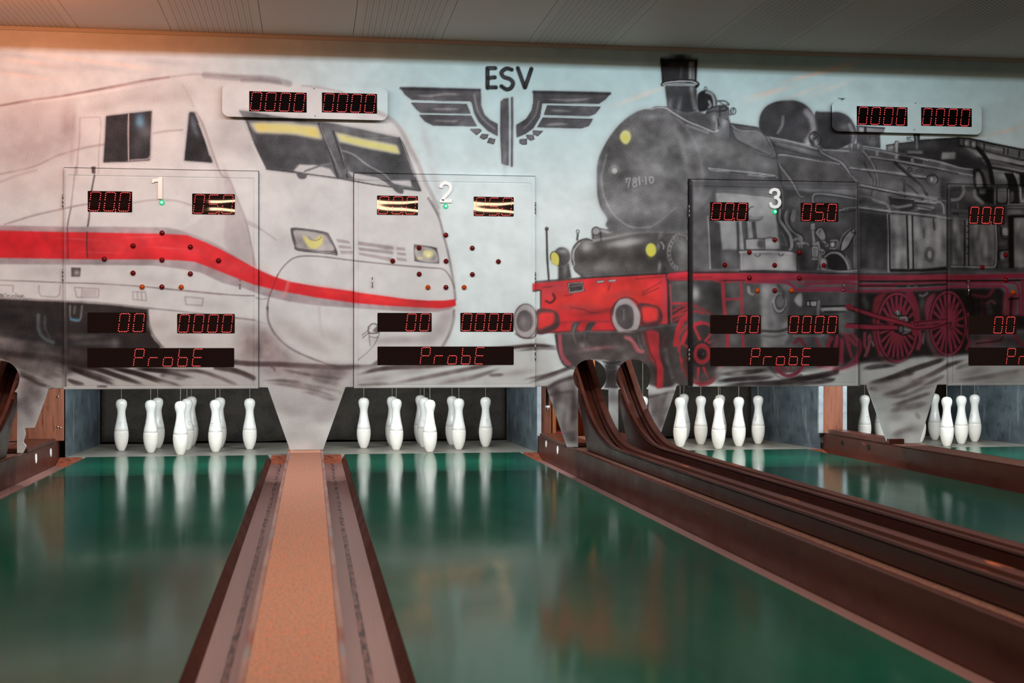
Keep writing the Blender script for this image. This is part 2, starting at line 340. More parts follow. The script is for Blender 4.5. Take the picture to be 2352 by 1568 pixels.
def paint_mural():
    rs=np.random.RandomState(4)
    # sky
    yy,xx=np.mgrid[0:MH,0:MW].astype(np.float32);yy+=MY0;xx+=MX0
    t=np.clip((yy-140)/330,0,1)[...,None];s=np.clip((xx-420)/600,0,1)[...,None]
    top=np.array([206,208,210])*(1-s)+np.array([176,207,214])*s
    bot=np.array([214,214,214])*(1-s)+np.array([219,229,231])*s
    CV[:]=(top*(1-t)+bot*t)/255.
    for p in ('A150,500','A500,600','A900,610','A100,640','A1500,560'):B(p,60,7,(160,165,175),.35,6)
    for p in ('A300,560','A600,520','A1100,585','A200,680'):B(p,70,5,(236,205,190),.4,8)
    for p in ('F650,610','F800,545','G1200,110','G450,190','G900,150'):B(p,50,5,(226,214,208),.5,-20)
    for p in ('Z1910,160','Z1850,175','Z1940,150','Z2310,300','Z1760,212'):B(p,45,4,(236,200,182),.55,-14)
    # ---------------- white express train
    W=(209,206,206);G1=(150,140,141);G2=(120,108,110);DK=(56,54,57);RD=(214,42,50);GB=(158,146,149)
    body='A-60,965 260,905 830,815 1300,725 1750,668 2150,690 2352,705 B650,305 840,365 1150,410 1400,470 1700,640 1850,760 1990,1000 2060,1230 2180,1568 E1780,100 1870,430 1940,700 1948,960 1930,1100 1890,1260 1780,1500 Q2200,1000 2352,1010 1900,1060 1250,1040 740,990 360,960 0,900 P1900,700 1780,480 1000,390 0,330 -200,320'
    F(body,W,.9,4)
    B('A150,1100 A500,1200 A100,1350',70,55,(172,158,160),.45)
    B('A600,1130',14,50,(140,120,120),.5)
    B('A350,1300 A250,1420',60,20,(158,146,148),.5,-15)
    B('A900,960 A1200,880 A1400,900',40,12,(170,160,160),.4,-10)
    B('B300,760 B430,900 B250,900',30,22,(165,160,162),.45)
    B('A2130,1130',40,30,(170,164,166),.3)
    S('A-20,955 260,905 530,870 830,815 1100,765 1300,725 1520,695',5,(126,100,98),.75,2.2)
    S('A1520,695 1750,668 2000,680 2352,700',4,(160,148,150),.5,2.5)
    S('A300,920 800,850 1100,800 1400,750',6,(232,226,224),.5,2)
    S('B80,283 350,305 650,318 840,362',14,(128,120,124),.5,4)
    S('B420,330 620,335 760,355',9,(110,104,108),.4,3)
    S('B960,380 1150,402 1330,440',5,(176,166,168),.7,2)
    S('B1600,600 1720,660 1800,720 1870,820 1930,950 2000,1080 2060,1230 2110,1330 2180,1480 E1740,50 1790,160',9,(158,148,150),.65,3.5)
    S('E1700,20 1790,180 1840,360 1880,520 1910,680 1930,800 1944,930',5,(112,104,108),.7,1.8)
    S('E1930,1030 1925,1120 1890,1240 1830,1350',6,(120,108,110),.7,2.5)
    B('E1800,1200 E1700,1280 E1850,1100',20,16,(130,116,116),.45,-50)
    B('E1500,1290 E1350,1300',40,8,(150,138,138),.5)
    S('A1640,760 1700,860 1745,960',4,(188,176,178),.7,2)
    B('Z620,300 Z690,230 Z560,340 Z420,220 Z330,205',36,24,(176,170,173),.4);B('Z680,420 Z720,480 Z640,560 Z900,420 Z860,330',46,26,(192,188,190),.45,20);B('Z60,330 Z90,250 Z120,420 Z40,440',44,30,(176,164,166),.35,-20);B('Z980,330 Z1000,420',10,40,(176,170,174),.4,-15);B('Z470,610 Z350,640 Z250,655 Z500,700 Z470,760',50,12,(186,180,182),.4,6)
    # cab side line and grey nose band
    F('A1790,1010 1830,1120 1900,1330 1990,1568 D2000,0 2100,250 2200,520 2260,760 2292,955 2230,915 2000,800 1850,725 1640,640 1750,560 1900,420 1950,200 1900,0 1870,-80',(176,164,166),.28,3)
    S('A1765,1010 1830,1130 1900,1330 1990,1568 D2060,160 2130,330 2210,530 2262,760 2292,945',4,(140,126,128),.7,1.6)
    F('D2020,60 2130,330 2200,520 2262,760 2292,955 2100,850 2020,700 2040,400',(160,148,150),.55,3)
    S('D2200,535 2280,560 2352,620 E60,240 180,290 260,345 330,395',3,(165,155,157),.7,1.6)
    # door outline and vertical cab lines
    S('A720,1060 880,1055 905,1075 908,1180 895,1300 885,1560',2.4,(176,158,158),.8,1)
    S('A720,1065 715,1250 700,1400 690,1568 D680,60 640,400 608,580',3,(150,132,134),.7,1.6)
    B('A660,1100 A640,1350',6,30,(150,136,138),.5)
    S('D850,130 820,300 800,520 782,640 780,760 788,870',4,(80,74,78),.85,1.3)
    S('D640,420 610,560 606,700 610,870',3,(110,96,100),.8,1.2)
    S('A0,1568 300,1500 520,1400 760,1330 940,1300',5,(150,134,134),.6,2)
    S('A1380,1200 1500,1180 1640,1170',4,(160,146,148),.7,1.8)
    S('D0,190 150,130 330,80',5,(160,144,146),.5,3)
    S('D40,570 300,490 540,435 700,400 800,385',4,(140,124,126),.7,1.8)
    S('D1200,375 1350,352 1500,350 1600,360 1720,395',4,(165,150,152),.65,2)
    F('A820,1500 860,1500 858,1568 830,1560',(92,82,84),.9,.6,0)
    F('D822,52 860,52 850,110 828,108',(92,82,84),.9,.6,0)
    # windows
    F('A955,1045 1155,1022 1360,998 1362,1100 1350,1440 1160,1450 930,1460 945,1250',DK,1,.7,0,3)
    S('A1158,1025 1155,1200 1158,1448',3,(170,158,160),1,.7)
    S('A935,1462 1150,1455 1345,1442 1355,1200 1366,1000',1.6,(90,82,84),.9,.5,0)
    S('A1175,1440 1335,1430 1345,1410',2.4,(176,166,168),.9,.8)
    B('A1260,1090',11,16,(96,140,168),.75)
    B('A1300,1170 A1230,1300',14,22,(90,92,96),.5)
    F('A1705,1010 1750,1010 1790,1110 1915,1465 1660,1445 1680,1250',DK,1,.7,0,3)
    B('A1740,1100 A1760,1170',7,18,(120,130,142),.6,-20)
    S('A1790,1110 1850,1260 1890,1400',2,(215,208,208),.8,1)
    # windscreen
    F('B385,600 480,610 700,650 1000,690 1250,722 1500,775 1820,845 1870,900 2020,1320 1800,1290 1600,1240 1350,1215 1100,1190 800,1150 640,1130 560,960 460,720',(98,98,101),1,.8,0,4)
    F('B500,705 800,700 1130,725 1190,900 1215,1090 900,1095 870,1140 640,1125 540,900',(72,72,76),.8,3,0)
    F('B1240,800 1500,870 1830,960 1960,1150 2000,1300 1700,1200 1420,1180 1330,1000',(74,75,78),.75,3,0)
    F('B480,712 760,706 1095,735 1140,862 900,820 540,800',(205,203,196),.9,3,0)
    F('B520,722 760,720 1085,752 1120,850 900,808 560,792',(220,208,134),.95,3,0)
    B('B590,750 B1050,800',14,8,(222,198,110),.7)
    F('B1240,795 1500,855 1810,915 1845,1000 1550,945 1290,885',(205,203,190),.9,2.2,0)
    F('B1275,812 1520,870 1800,925 1830,985 1540,930 1310,872',(214,210,134),.95,2.5,0)
    F('B930,1090 1080,1095 1210,1130 1260,1200 1290,1210 1000,1175 880,1145',(200,198,199),.95,1.2,0)
    F('B1370,1150 1420,1165 1700,1220 1730,1270 1420,1215',(196,194,196),.9,1.2,0)
    F('B1720,1230 1930,1230 1945,1290 1790,1262',(200,198,200),.9,1.2,0)
    F('B1110,700 1230,725 1310,960 1370,1215 1290,1200 1190,900',(96,96,99),1,1,0)
    S('B1105,715 1165,870 1215,1010 1275,1200',4,(58,56,60),.9,1)
    S('B1115,730 1180,900 1225,1000',1.5,(165,164,166),.8,.7)
    S('B1235,790 1290,960 1330,1080 1365,1210',4,(60,58,62),.9,1)
    S('B1225,1000 1310,1190',1.5,(150,149,152),.7,.7)
    S('B1300,930 1330,1060 1350,1170',1.5,(150,149,152),.7,.7)
    S('B640,1130 900,1160 1300,1215 1600,1270 2020,1325',3,(62,60,63),.9,.8,0)
    S('B1830,850 1900,1000 1960,1180 2020,1320',5,(84,82,86),.9,1)
    S('B1860,900 1920,1060 1970,1200',2,(170,168,170),.8,.8)
    S('B460,700 520,870 580,1000 640,1128',4,(70,68,72),.8,1.2)
    S('B500,880 560,1010 620,1120',2.4,(222,220,220),.8,1)
    S('B1310,960 1420,1000 1540,1090 1700,1180 1760,1250',3.2,(140,140,143),.8,1)
    S('B1210,1080 1120,1100 980,1150',4.5,(110,108,112),1,.8)
    F('B905,1165 960,1160 1000,1180 985,1215 930,1215',(96,94,98),1,.7)
    S('B1640,1190 1740,1250 1800,1300 1850,1330',9,(92,90,94),1,.8)
    F('B1750,1260 1840,1290 1868,1320 1860,1352 1810,1340 1765,1295',(96,94,98),1,.7)
    S('B1350,840 1600,852 1780,842',1.6,(140,140,143),.5,.8)
    # headlights and grille
    F('E460,300 510,290 760,325 810,360 882,520 820,512 530,492 490,440',(110,104,106),1,.7)
    F('E485,320 560,312 750,345 800,400 840,495 540,470 510,420',(176,170,170),1,.8)
    B('E540,400 E600,440 E760,420',12,12,(110,106,110),.55)
    F('E575,350 650,400 740,350 750,420 700,470 630,465 590,410',(214,206,130),1,1.6)
    RING('E',680,350,60,50,2.2,(110,104,96),.8,.9,0,20,160)
    S('E465,300 500,440 540,490 820,520 880,520 815,370 760,325 520,290 465,300',2.2,(70,66,68),.9,.7)
    S('E480,320 515,430 550,475 840,500',1.5,(80,76,78),.7,.7)
    for q in ('E868,385 985,405 998,430 880,412','E888,442 1000,455 1012,475 900,470','E905,490 1020,495 1022,522 915,522'):F(q,(166,156,158),1,.8,0)
    for q in ('E1070,408 1370,450 1390,465 1385,484 1070,440','E1068,462 1375,495 1388,508 1380,526 1080,490','E1075,508 1370,555 1382,575 1370,590 1080,530'):F(q,(160,150,152),1,.8,0)
    B('E1330,465',14,6,(120,112,114),.6)
    for q in ('E1412,460 1490,465 1495,492 1415,485','E1415,505 1498,515 1502,538 1425,530','E1415,550 1505,565 1506,590 1420,580'):F(q,(166,156,158),1,.8,0)
    F('E1570,445 1600,438 1760,462 1782,490 1800,600 1770,608 1590,590 1575,560',(100,94,96),1,.7)
    F('E1590,462 1750,480 1780,590 1610,575',(176,170,168),1,.9)
    B('E1640,490 E1750,560',8,8,(110,106,110),.6)
    F('E1655,500 1690,488 1740,500 1738,540 1700,560 1660,535',(222,214,150),1,1.6);B('E1700,528',4,4,(250,245,215),.9)
    F('E1600,550 1650,548 1645,572 1610,570',(222,214,160),.8,1.2)
    # nose cover
    S('E180,1130 262,950 262,1000 250,1040 265,1150 330,1260 450,1370 600,1450 820,1520',0.1,G2,.0,1)
    S('E265,900 290,830 345,710 420,610 520,548 700,542 900,565 1060,585 1400,620 1700,645 1820,655 1870,690 1910,760 1935,830',3,(104,94,96),.85,1.1)
    S('E250,1020 262,930 300,800',3.4,(110,98,100),.8,1.2)
    S('E252,1000 262,1130 330,1255 450,1365 620,1450 850,1530 E1000,1560',4.5,(84,74,76),.8,1.8)
    # red stripe
    top='D-150,575 560,590 1000,590 1500,598 1620,620 1900,720 2100,830 2300,960 2352,985'
    rt='D-150,622 0,625 560,638 800,640 1200,650 1500,655 1680,665 1850,730 2000,800 2200,910 E140,650 300,720 450,770 700,815 1030,858 1060,868 1300,900 1500,928 1700,942 1850,940 1945,928 1950,985 1900,1000 1800,1012 1600,1000 1300,985 1030,962 700,915 450,870 300,840 140,800 D2200,1080 2050,1020 1900,960 1750,905 1600,892 1300,883 1000,885 560,880 0,870 -150,868'
    F(top+' 2352,1000 2200,915 2000,805 1850,735 1680,670 1500,660 1200,655 560,645 -150,640',(158,148,151),1,1,0)
    S('D1650,620 1900,725 2100,835 2300,960 E100,620 300,715',2,(196,186,188),.8,1)
    F(top.split()[0]+' D-150,860 0,865 560,878 1000,880 1300,880 1600,888 1750,900 1900,955 2050,1015 2200,1075 E140,795 300,835 450,865 700,910 1030,958 1300,980 1600,995 1800,1007 1948,985 1900,1020 1800,1040 1700,1047 1500,1040 1300,1025 1030,1008 700,985 450,950 250,905 140,870 D2200,1145 2000,1095 1800,1000 1600,965 1400,940 1000,935 560,932 -150,925',GB,1,1,0)
    F(rt,RD,1,.8,0)
    B('D200,760 D500,720 D60,700',60,20,(196,22,34),.45)
    B('D1000,760 D1300,700 D1700,800 D2100,950',50,14,(228,72,78),.45,8)
    for p,b in (('D700,700',3),('D900,820',2),('D1300,680',-3),('D1500,780',4)):B(p,50,2.2,(240,100,100),.4,b)
    B('E800,850 E1200,920 E1500,960',60,8,(236,64,64),.5,8)
    S('E440,770 420,850 395,900',8,(236,150,150),.5,4)
    S('D606,600 610,870',2.6,(86,40,46),.8,1,0);S('D785,640 780,760 788,865',3.2,(90,40,46),.85,1)
    S('E345,705 310,800 270,900',2.2,(120,40,44),.7,.8)
    # skirt lines, boxes, underframe
    B('D300,1000 D500,980',40,12,(190,184,186),.5)
    F('D640,955 728,960 722,1040 642,1040',(88,82,84),1,.9,0);B('D690,1000',6,6,(170,160,160),.8)
    S('D0,1072 300,1082 600,1095 820,1100 1050,1112 1300,1130 1500,1150 1800,1178 2100,1205 2290,1212',2.4,(104,92,94),.8,.9)
    S('D1500,1150 1800,1180 2000,1200',4,(130,116,118),.5,1.6)
    for q in ('D350,1120 350,1180 370,1215 510,1225 535,1200 545,1115','D670,1135 890,1150 885,1225 690,1225 670,1135','D740,1145 735,1225','D1195,1175 1310,1178 1318,1255 1200,1245 1195,1175','D1235,1178 1240,1250','D1272,1178 1278,1250','D1665,1220 1830,1235 1820,1300 1675,1290 1665,1220','D0,1115 120,1120 115,1180'):
        S(q,3,(158,144,146),.8,1,0)
    F('D745,1150 870,1160 868,1215 745,1220',(186,178,180),.9,1,0)
    F('D-150,1228 560,1262 700,1270 1000,1290 1330,1330 1345,1400 1365,1568 1500,1700 2000,2000 -150,2000',(54,49,49),1,1.6,0)
    S('D0,1225 560,1258 900,1275 1330,1322 1600,1350 2290,1430',3.5,(110,98,98),.7,1.6)
    # bow side and ground
    F('P1780,480 1900,490 2352,520 Q0,400 1050,560 1100,1050 500,1060 0,1100 P2352,1180 1500,1200 1940,925 1850,830 1800,700',(207,202,201),1,1.6,0)
    S('P1775,470 1785,600 1830,760 1900,860 1960,930',4,(90,80,80),.7,2)
    B('P1900,650 P2150,800 P2300,850',26,12,(176,164,164),.5)
    F('P-200,900 300,950 700,1010 900,1100 1040,1180 1400,1170 1950,1160 2352,1190 Q300,1100 700,1100 1000,1130 1050,1568 P-200,1568',(186,183,182),1,6,0)
    B('P250,830 P550,900 P60,760 P700,950',60,16,(70,66,66),.8,12);B('P1000,1050 P1300,1000 P1600,1080',60,14,(70,62,62),.6)
    for p,rx,ry,an in (('P200,430',60,6,4),('P120,560',50,10,0),('P600,650',30,30,0),('P300,820',70,8,5),('P900,880',60,10,0)):B(p,rx,ry,(38,38,42),.6,an)
    S('P460,540 460,700 520,810 640,870',7,(92,98,102),.75,3)
    S('P540,560 545,700 600,810',4,(84,84,86),.6,2.5)
    S('P840,430 842,560 880,600 960,595 985,430',4,(110,114,118),.7,2);S('P850,590 940,600',5,(70,120,150),.7,2)
    S('P900,440 890,520',5,(110,110,110),.5,2)
    B('P0,830 P150,890',40,8,(120,116,116),.6,8);B('P1100,790 P1050,880',30,6,(110,108,108),.55);B('P1380,870',12,12,(120,124,126),.6)
    F('P-200,930 200,1000 800,1060 1050,1150 1200,1170 700,1250 300,1100 -200,1060',(52,46,46),.7,5)
    gr=(60,50,50)
    for q,w in (('P-60,1010 300,1150 600,1240 760,1290',11),('P200,1200 400,1300 560,1350',8),('P780,1150 1000,1240 1200,1310 1400,1385',9),('P800,1310 900,1350 1030,1375',8),('P900,1120 1200,1200 1500,1300 1760,1385',9),('P1250,1160 1600,1230 1850,1310 2080,1395',9),('P1500,1210 1800,1300 2000,1385',5),('P1150,1395 1300,1400',4),('P1600,1180 2000,1210 2352,1230',9),('P1900,1260 2200,1310',8),
        ('W0,0 300,80 500,120 700,160',9),('W150,0 420,60 720,120',9),('W220,190 330,230 420,280',10)):S(q,w*1.3,(48,38,38),.92,2.6,tp=2)
    B('W480,60 W250,60',50,10,(70,60,60),.7,22);B('W560,210 W330,330 W280,560 W300,420',20,14,(90,82,82),.5);B('W180,700 W240,900 W100,1000',26,22,(190,196,200),.6);B('W600,300',16,14,(150,148,148),.6)
    B('W420,420 W330,500',10,30,(150,146,148),.5)
    F('Q-100,1130 300,1080 740,1040 960,1030 1250,1045 1700,1050 2150,1065 2352,1060 2352,1568 1100,1568 900,1330 -100,1330',(188,183,183),.75,7)
    F('Q1030,1060 1500,1060 1900,1070 2150,1080 2150,1330 1900,1300 1500,1220 1150,1180 1040,1120',(150,142,142),.8,7)
    B('P40,830 P170,900 P350,880',34,9,(112,106,106),.55,10);B('P900,800 P1200,870',40,8,(104,100,100),.4,4)
    for q,w in (('P-100,980 250,1040 500,1120 740,1210',15),('P-60,1090 200,1150 420,1230 700,1330',12),('P60,1010 400,1090 740,1190',9),('P760,1090 1000,1130 1200,1165',14),('P1350,1185 1700,1260 2000,1340 2200,1400',8),('P900,1180 1150,1250 1400,1340',7),('P1750,1190 2050,1240 2352,1300',8),('P0,1180 150,1230 300,1310',9),('P300,1340 500,1380 700,1440',9)):S(q,w,(58,48,48),.8,3.2,tp=2)
    B('Q1080,720 Q1160,860 Q1300,980 Q1050,900 Q930,760 Q880,880',30,22,(112,98,98),.6,40)
    # ground under the nose (Q and R areas)
    B('Q900,650 Q1100,700 Q1200,900 Q1500,1050',34,20,(136,124,124),.5,35)
    B('Q1700,800 Q1500,700 Q1350,560 Q1900,700',44,16,(176,166,166),.5,25)
    B('Q850,900 Q1300,1000',30,30,(150,140,140),.5)
    S('Q1740,330 1760,600 1800,700',5,(190,180,181),.6,3)
    S('Q740,470 860,480 960,500 1100,540',2.4,(150,138,138),.6,1.2)
    S('Q980,225 1050,245 1120,235',2,(130,116,118),.8,1)
    for q,w,a in (('Q720,1000 900,1020 1200,1025 1500,1040 1900,1060 2140,1060 2352,1060 E1250,1500',12,.85),('Q1150,1050 1200,1080 1210,1120',6,.6),('Q1240,1080 1600,1150 1900,1190 2140,1210',8,.7),('Q1050,1220 1300,1225 1600,1240',7,.7),('Q1600,1180 1900,1260 2140,1300',9,.6),('Q1100,1250 1400,1280 1700,1340 1980,1440',9,.8),('Q1700,1270 1950,1340 2040,1400',6,.6),('Q500,1060 750,1110 950,1190',12,.8),('Q0,1090 300,1110 500,1170 700,1250 770,1275',9,.75),('Q640,1060 800,1120 960,1180',8,.7),('Q0,1190 150,1200',9,.4)):S(q,w,(72,60,60),a,3,tp=2 if w<12 else 0)
    B('Q1750,1100 Q2000,1120 Q1950,1250',60,16,(110,100,100),.55,6)
    B('Q1400,1450 Q1800,1500',40,12,(170,170,172),.5)
    for q,w,a in (('R640,140 800,170 950,220 1080,235',8,.8),('R600,270 700,290 850,260',5,.35),('R300,10 500,30 800,90 1100,150',8,.8)):S(q,w,(84,72,72),a,2.8,tp=2)
    B('R500,330 R620,370 R880,440 R900,380',26,12,(136,130,132),.5);B('R720,250',12,10,(150,145,147),.4);B('R560,620 R750,640 R850,750 R650,500',26,16,(182,186,188),.6)
    # right part of nose, coupler sketch, ground to the loco
    S('E1160,1180 1165,1230 1220,1235 1255,1220 1245,1165 1200,1150 1160,1180',3,(70,66,68),.9,.9);F('E1200,1215 1240,1170 1262,1200 1250,1230',(92,88,90),.9,1)
    S('E1105,1250 1150,1215 1175,1185',2,(90,84,86),.8,.9);S('E1110,1275 1170,1225',2.5,(90,84,86),.7,.9);S('E1165,1230 1178,1350',2.2,(90,84,86),.8,.9);S('E1178,1265 1220,1275 1245,1268',2.4,(90,84,86),.7,1)
    S('E1262,1225 1240,1290 1180,1380 1070,1475',2.4,(96,88,90),.7,1)
    B('E1250,1420',60,20,(200,196,196),.4)
    F('Z812,850 900,838 1000,830 1100,805 1180,790 1250,780 1270,840 1300,890 1500,900 1500,1040 1230,900 812,900',(200,200,200),.85,6)
    for q,w,a in (('Z815,862 880,846 960,842 1060,838',9,.7),('Z880,885 980,866 1080,846 1150,834',8,.6),('Z1000,882 1080,868 1150,846',8,.5),('Z1120,800 1170,798 1230,793 1290,797',7,.8),('Z1180,806 1240,800 1290,802',5,.5),('Z1120,862 1160,860',6,.6),('Z1210,880 1260,864 1300,848 1320,842',8,.75),('Z1200,872 1250,862 1290,850',5,.6),('Z815,885 900,880',7,.5)):S(q,w*1.25,(62,50,50),min(1,a*1.1),2.8,tp=2)
    B('Z860,870 Z1050,870 Z950,850 Z1190,855',36,7,(130,120,120),.5,-8)
    for q in ('Z-30,902 900,902 1600,902 2400,902','Z-30,940 2400,940'):S(q,60,(186,186,187),.35,26,0)
    # signature
    for q in ('Z0,680 3,675 4,681','Z6,676 6,681','Z9,681 9,676 12,676','Z14,672 14,681 18,680 18,677 14,677','Z20,681 20,677 23,677','Z25,677 25,681 28,681 28,677','Z31,677 30,680 33,680','Z35,673 35,681 35,677 38,677 38,681','Z40,674 40,682 43,680 40,678','Z44,678 46,682','Z48,678 45,685','Z49,678 49,682 51,679','Z52,678 52,682 54,678','Z56,682 56.5,682'):S(q,1.1,(40,36,38),.9,.5,0)
    S('Z148,392 149,640 151,885',5,(120,112,114),.35,1.5,0);S('Z149,730 150,885',7,(60,56,56),.6,1.6,0)
    F('W0,100 200,0 700,0 700,300 540,380 480,560 300,560 160,440 205,300 150,140',(150,146,145),.55,8);F('W150,440 540,380 390,790 290,800 300,1090 130,700',(158,158,160),.6,8)
    B('W330,330 W300,480 W420,400',16,30,(84,78,78),.6);B('W330,640 W220,520',14,20,(100,96,98),.5);S('W205,190 330,240 440,300 560,330',9,(60,52,52),.7,3,tp=2)
    # ---------------- emblem
    K1=(84,83,87);K2=(58,58,63)
    wings=['C160,400 400,405 870,415 878,440 880,560 910,640 960,690 1028,725 1030,830 940,780 860,700 820,620 800,530 780,515 540,515 260,505 200,460','C255,535 750,545 785,628 340,622 300,590','C328,645 790,650 842,742 450,735 380,700',
      'C1352,430 2048,445 2000,500 1940,540 1430,535 1410,660 1350,760 1280,810 1205,842 1200,735 1290,680 1340,600 1355,520','C1478,560 1955,572 1910,630 1850,652 1450,640','C1440,668 1885,680 1850,740 1780,762 1390,752']
    for q in wings:F(q,K1,1,.9,0,5,(150,152,156));P_=PT(q);S(np.vstack([P_,P_[:1]]),1.6,(48,47,51),.9,.6,c=0)
    S('C160,402 870,418',7,(52,51,56),.7,2,0);S('C1355,436 2040,450',7,(52,51,56),.7,2,0)
    for q in ('C260,465 420,470 560,455 740,460','C430,590 700,590','C430,690 600,700 680,695','C1430,500 1700,510 1900,490','C1500,600 1700,610','C1450,735 1560,725 1680,725'):S(q,5,(150,150,153),.6,2.4,tp=2)
    S('C820,460 840,560 870,640 930,710 1000,765',4,(140,140,143),.6,1.8);S('C1400,520 1380,620 1330,700 1270,760',4,(140,140,143),.6,1.8)
    F('C1058,520 1085,495 1130,490 1135,700 1132,1097 1090,1090 1068,1070 1055,800',K1,1,.8,0,4,(150,152,156));F('C1150,482 1170,480 1172,700 1168,1110 1148,1110 1150,800',K1,1,.7,0,3,(150,152,156))
    S('C1062,520 1056,800 1070,1080 1130,1095',1.5,(50,49,53),.9,.6,0);B('C1095,1000',6,30,(120,118,120),.5)
    for q in ('C785,772 870,770 885,785 840,822','C890,815 945,820 935,850 905,862 872,845','C955,852 1008,862 995,905 940,890','C1230,865 1290,860 1292,905 1260,910 1230,895','C1290,825 1350,825 1360,860 1330,872 1300,855','C1350,785 1436,788 1390,832 1352,815'):
        F(q,(110,108,112),1,.7,0);P_=PT(q);S(np.vstack([P_,P_[:1]]),1.8,(52,50,54),1,.5,c=0)
    # letters E S V
    for q in ('C940,225 940,400','C940,222 1010,222','C945,310 1005,305','C945,395 1015,395','C1158,235 1110,225 1065,260 1085,300 1140,320 1170,355 1150,400 1110,412 1065,385','C1212,222 1275,395','C1335,228 1278,395'):
        S(q,9.5,(40,41,46),1,.7,1 if '1158' in q else 0)
        S(q,3.2,(120,122,128),.55,1.6,1 if '1158' in q else 0,tp=2)
    # ---------------- steam locomotive
    lg=(112,111,114);md=(84,83,86);dk=(58,56,58);vd=(34,32,34);hl=(176,174,176)
    # boiler and cab silhouette
    F('F900,720 1060,710 1290,720 1430,760 1820,905 2160,960 2352,990 G460,700 900,790 1060,820 1600,830 1960,890 H330,745 470,805 760,790 850,640 1400,608 1700,650 2352,790 2450,800 2450,3000 Z2380,850 Z1960,845 Z1500,880 Z1262,760 Z1330,640 Z1400,520 Z1560,400 Z1500,260',md,1,1.4,0,5,(150,150,152))
    # smokebox
    sb='F215,1500 230,1350 290,1200 400,1020 560,850 720,755 860,735 1050,780 1200,880 1330,1040 1430,1260 1480,1500 I1480,200 1400,500 1290,720 1280,830 1340,960 700,980 345,800 340,690 260,560 220,400'
    F(sb,(104,103,105),1,1.2,1,7,(150,150,152))
    clip(sb)
    for q,rx,ry,c_,a,an in (('F900,900',50,30,(80,79,82),.6,0),('F500,1300 F350,1400',26,60,(84,83,84),.55,0),('F1000,1250',26,40,(142,142,144),.6,15),('F760,1300',10,30,(135,135,137),.5,0),('F1250,1250',7,50,(140,139,142),.6,-15),('I600,600',60,16,(126,126,127),.5,-4),('I700,720',50,10,(76,75,76),.5,0),('I1100,100',30,14,(128,128,130),.5,0),('I900,430',50,30,(96,95,96),.4,0),('I420,100',9,9,(180,180,180),.8,0),('I260,300',5,50,(130,130,132),.5,-5),('F1250,1000',10,60,(72,71,74),.6,-30),('F1400,1400',10,60,(78,77,80),.6,-5),('F550,900',50,8,(84,83,86),.5,-25),('F900,820',30,6,(130,130,133),.5,0)):B(q,rx,ry,c_,a,an)
    S('F330,1280 290,1450 I270,200 300,420 400,620 560,760 700,800 850,790',3.5,(150,149,150),.6,2);S('I850,800 1000,700 1150,560',4,(130,129,131),.5,2)
    S('F560,940 620,960 640,1000',2,(70,70,72),.5,1)
    clip()
    F('F490,1060 520,1005 560,990 610,1020 620,1080 590,1140 555,1155 510,1120',(212,212,158),1,1.3);B('F555,1075',9,11,(214,206,90),.8)
    B('I430,110',7,7,(196,196,196),.9);RING('I',425,120,45,45,1.6,(70,70,72),.7,.8)
    for q in ('I560,215 610,205 600,260 590,320','I570,215 570,250','I660,205 650,240 680,260 690,290 660,305 645,270 690,230 680,205','I720,190 730,280','I762,235 768,238','I800,190 805,275','I845,195 880,190 895,230 870,265 850,240 845,195'):S(q,2,(182,182,182),.9,.8)
    # chimney
    F('F985,170 1420,170 1410,380 1415,440 1005,440 1000,380',(46,46,50),1,.9,0,6,(130,135,138));F('F1030,450 1410,455 1420,750 1300,780 1060,720 1040,560',(66,67,71),1,1,0,4,(140,145,148))
    F('F975,160 1000,110 1190,92 1380,110 1425,150 1415,195 1300,180 1100,180 990,195',(26,26,28),1,.8);S('F990,165 1060,135 1200,120 1350,135 1410,160',2,(80,82,86),.7,1)
    S('F1350,200 1350,370',13,(150,154,158),.75,3,0);S('F1360,210 1358,370',3,(60,60,64),.6,1.5,0);S('F1230,230 1220,360',5,(84,86,90),.6,3,0);S('F1350,480 1365,600 1390,720',9,(130,133,137),.7,3);S('F1405,190 1400,440',3,(24,24,26),.9,.8,0);S('F990,190 1005,420',4,(24,24,26),.9,1,0)
    S('F1000,440 1040,415 1200,395 1360,400 1425,430 1410,460',8,(30,30,32),1,.8);S('F1005,440 1050,418 1200,400 1350,404 1415,430',2.6,(198,204,208),.9,.7);S('F1020,452 1100,432 1250,425 1400,440',2,(170,174,178),.8,.7)
    B('F1200,700',5,20,(130,130,134),.6,10);B('F1090,690',5,14,(120,120,124),.6,10)
    # bell dome and fittings
    F('F1420,600 1440,540 1510,508 1590,530 1640,590 1650,690 1560,730 1500,760 1430,750',(40,41,45),1,.9,1,4,(130,135,138));S('F1530,530 1590,555 1620,620 1625,690',6,(176,182,186),.85,1.6);S('F1560,640 1580,690 1560,710',5,(160,165,168),.8,1.6);S('F1510,505 1505,480 1520,465 1535,490 1530,510',1.6,(44,44,48),1,.6)
    S('F1660,640 1750,640 1800,680 1740,680 1690,650',3.5,(110,114,118),1,.7);S('F1660,635 1750,635 1800,682',1.6,(50,50,54),1,.6)
    F('F1520,780 1600,710 1700,690 1790,710 1800,800 1810,1060 1640,1060 1600,950',(96,97,101),1,1.4)
    for q in ('F1520,800 1560,740 1650,700 1720,690 1790,720 1800,790','F1530,790 1600,760 1690,760 1780,730','F1690,690 1690,830','F1700,720 1740,700 1780,740 1740,760 1700,750','F1800,800 1840,790 1860,730 1830,760 1820,810','F1600,840 1660,860 1690,940','F1670,850 1670,980','F1780,850 1810,900 1815,1060','F1740,840 1770,860'):S(q,2,(46,46,49),.9,.7)
    RING('F',1850,758,32,40,2.2,(52,52,56),1,.7);B('F1620,840 F1740,900',6,9,(180,182,185),.7)
    S('F1650,860 1650,1000',4,(150,150,153),.6,1.4,0)
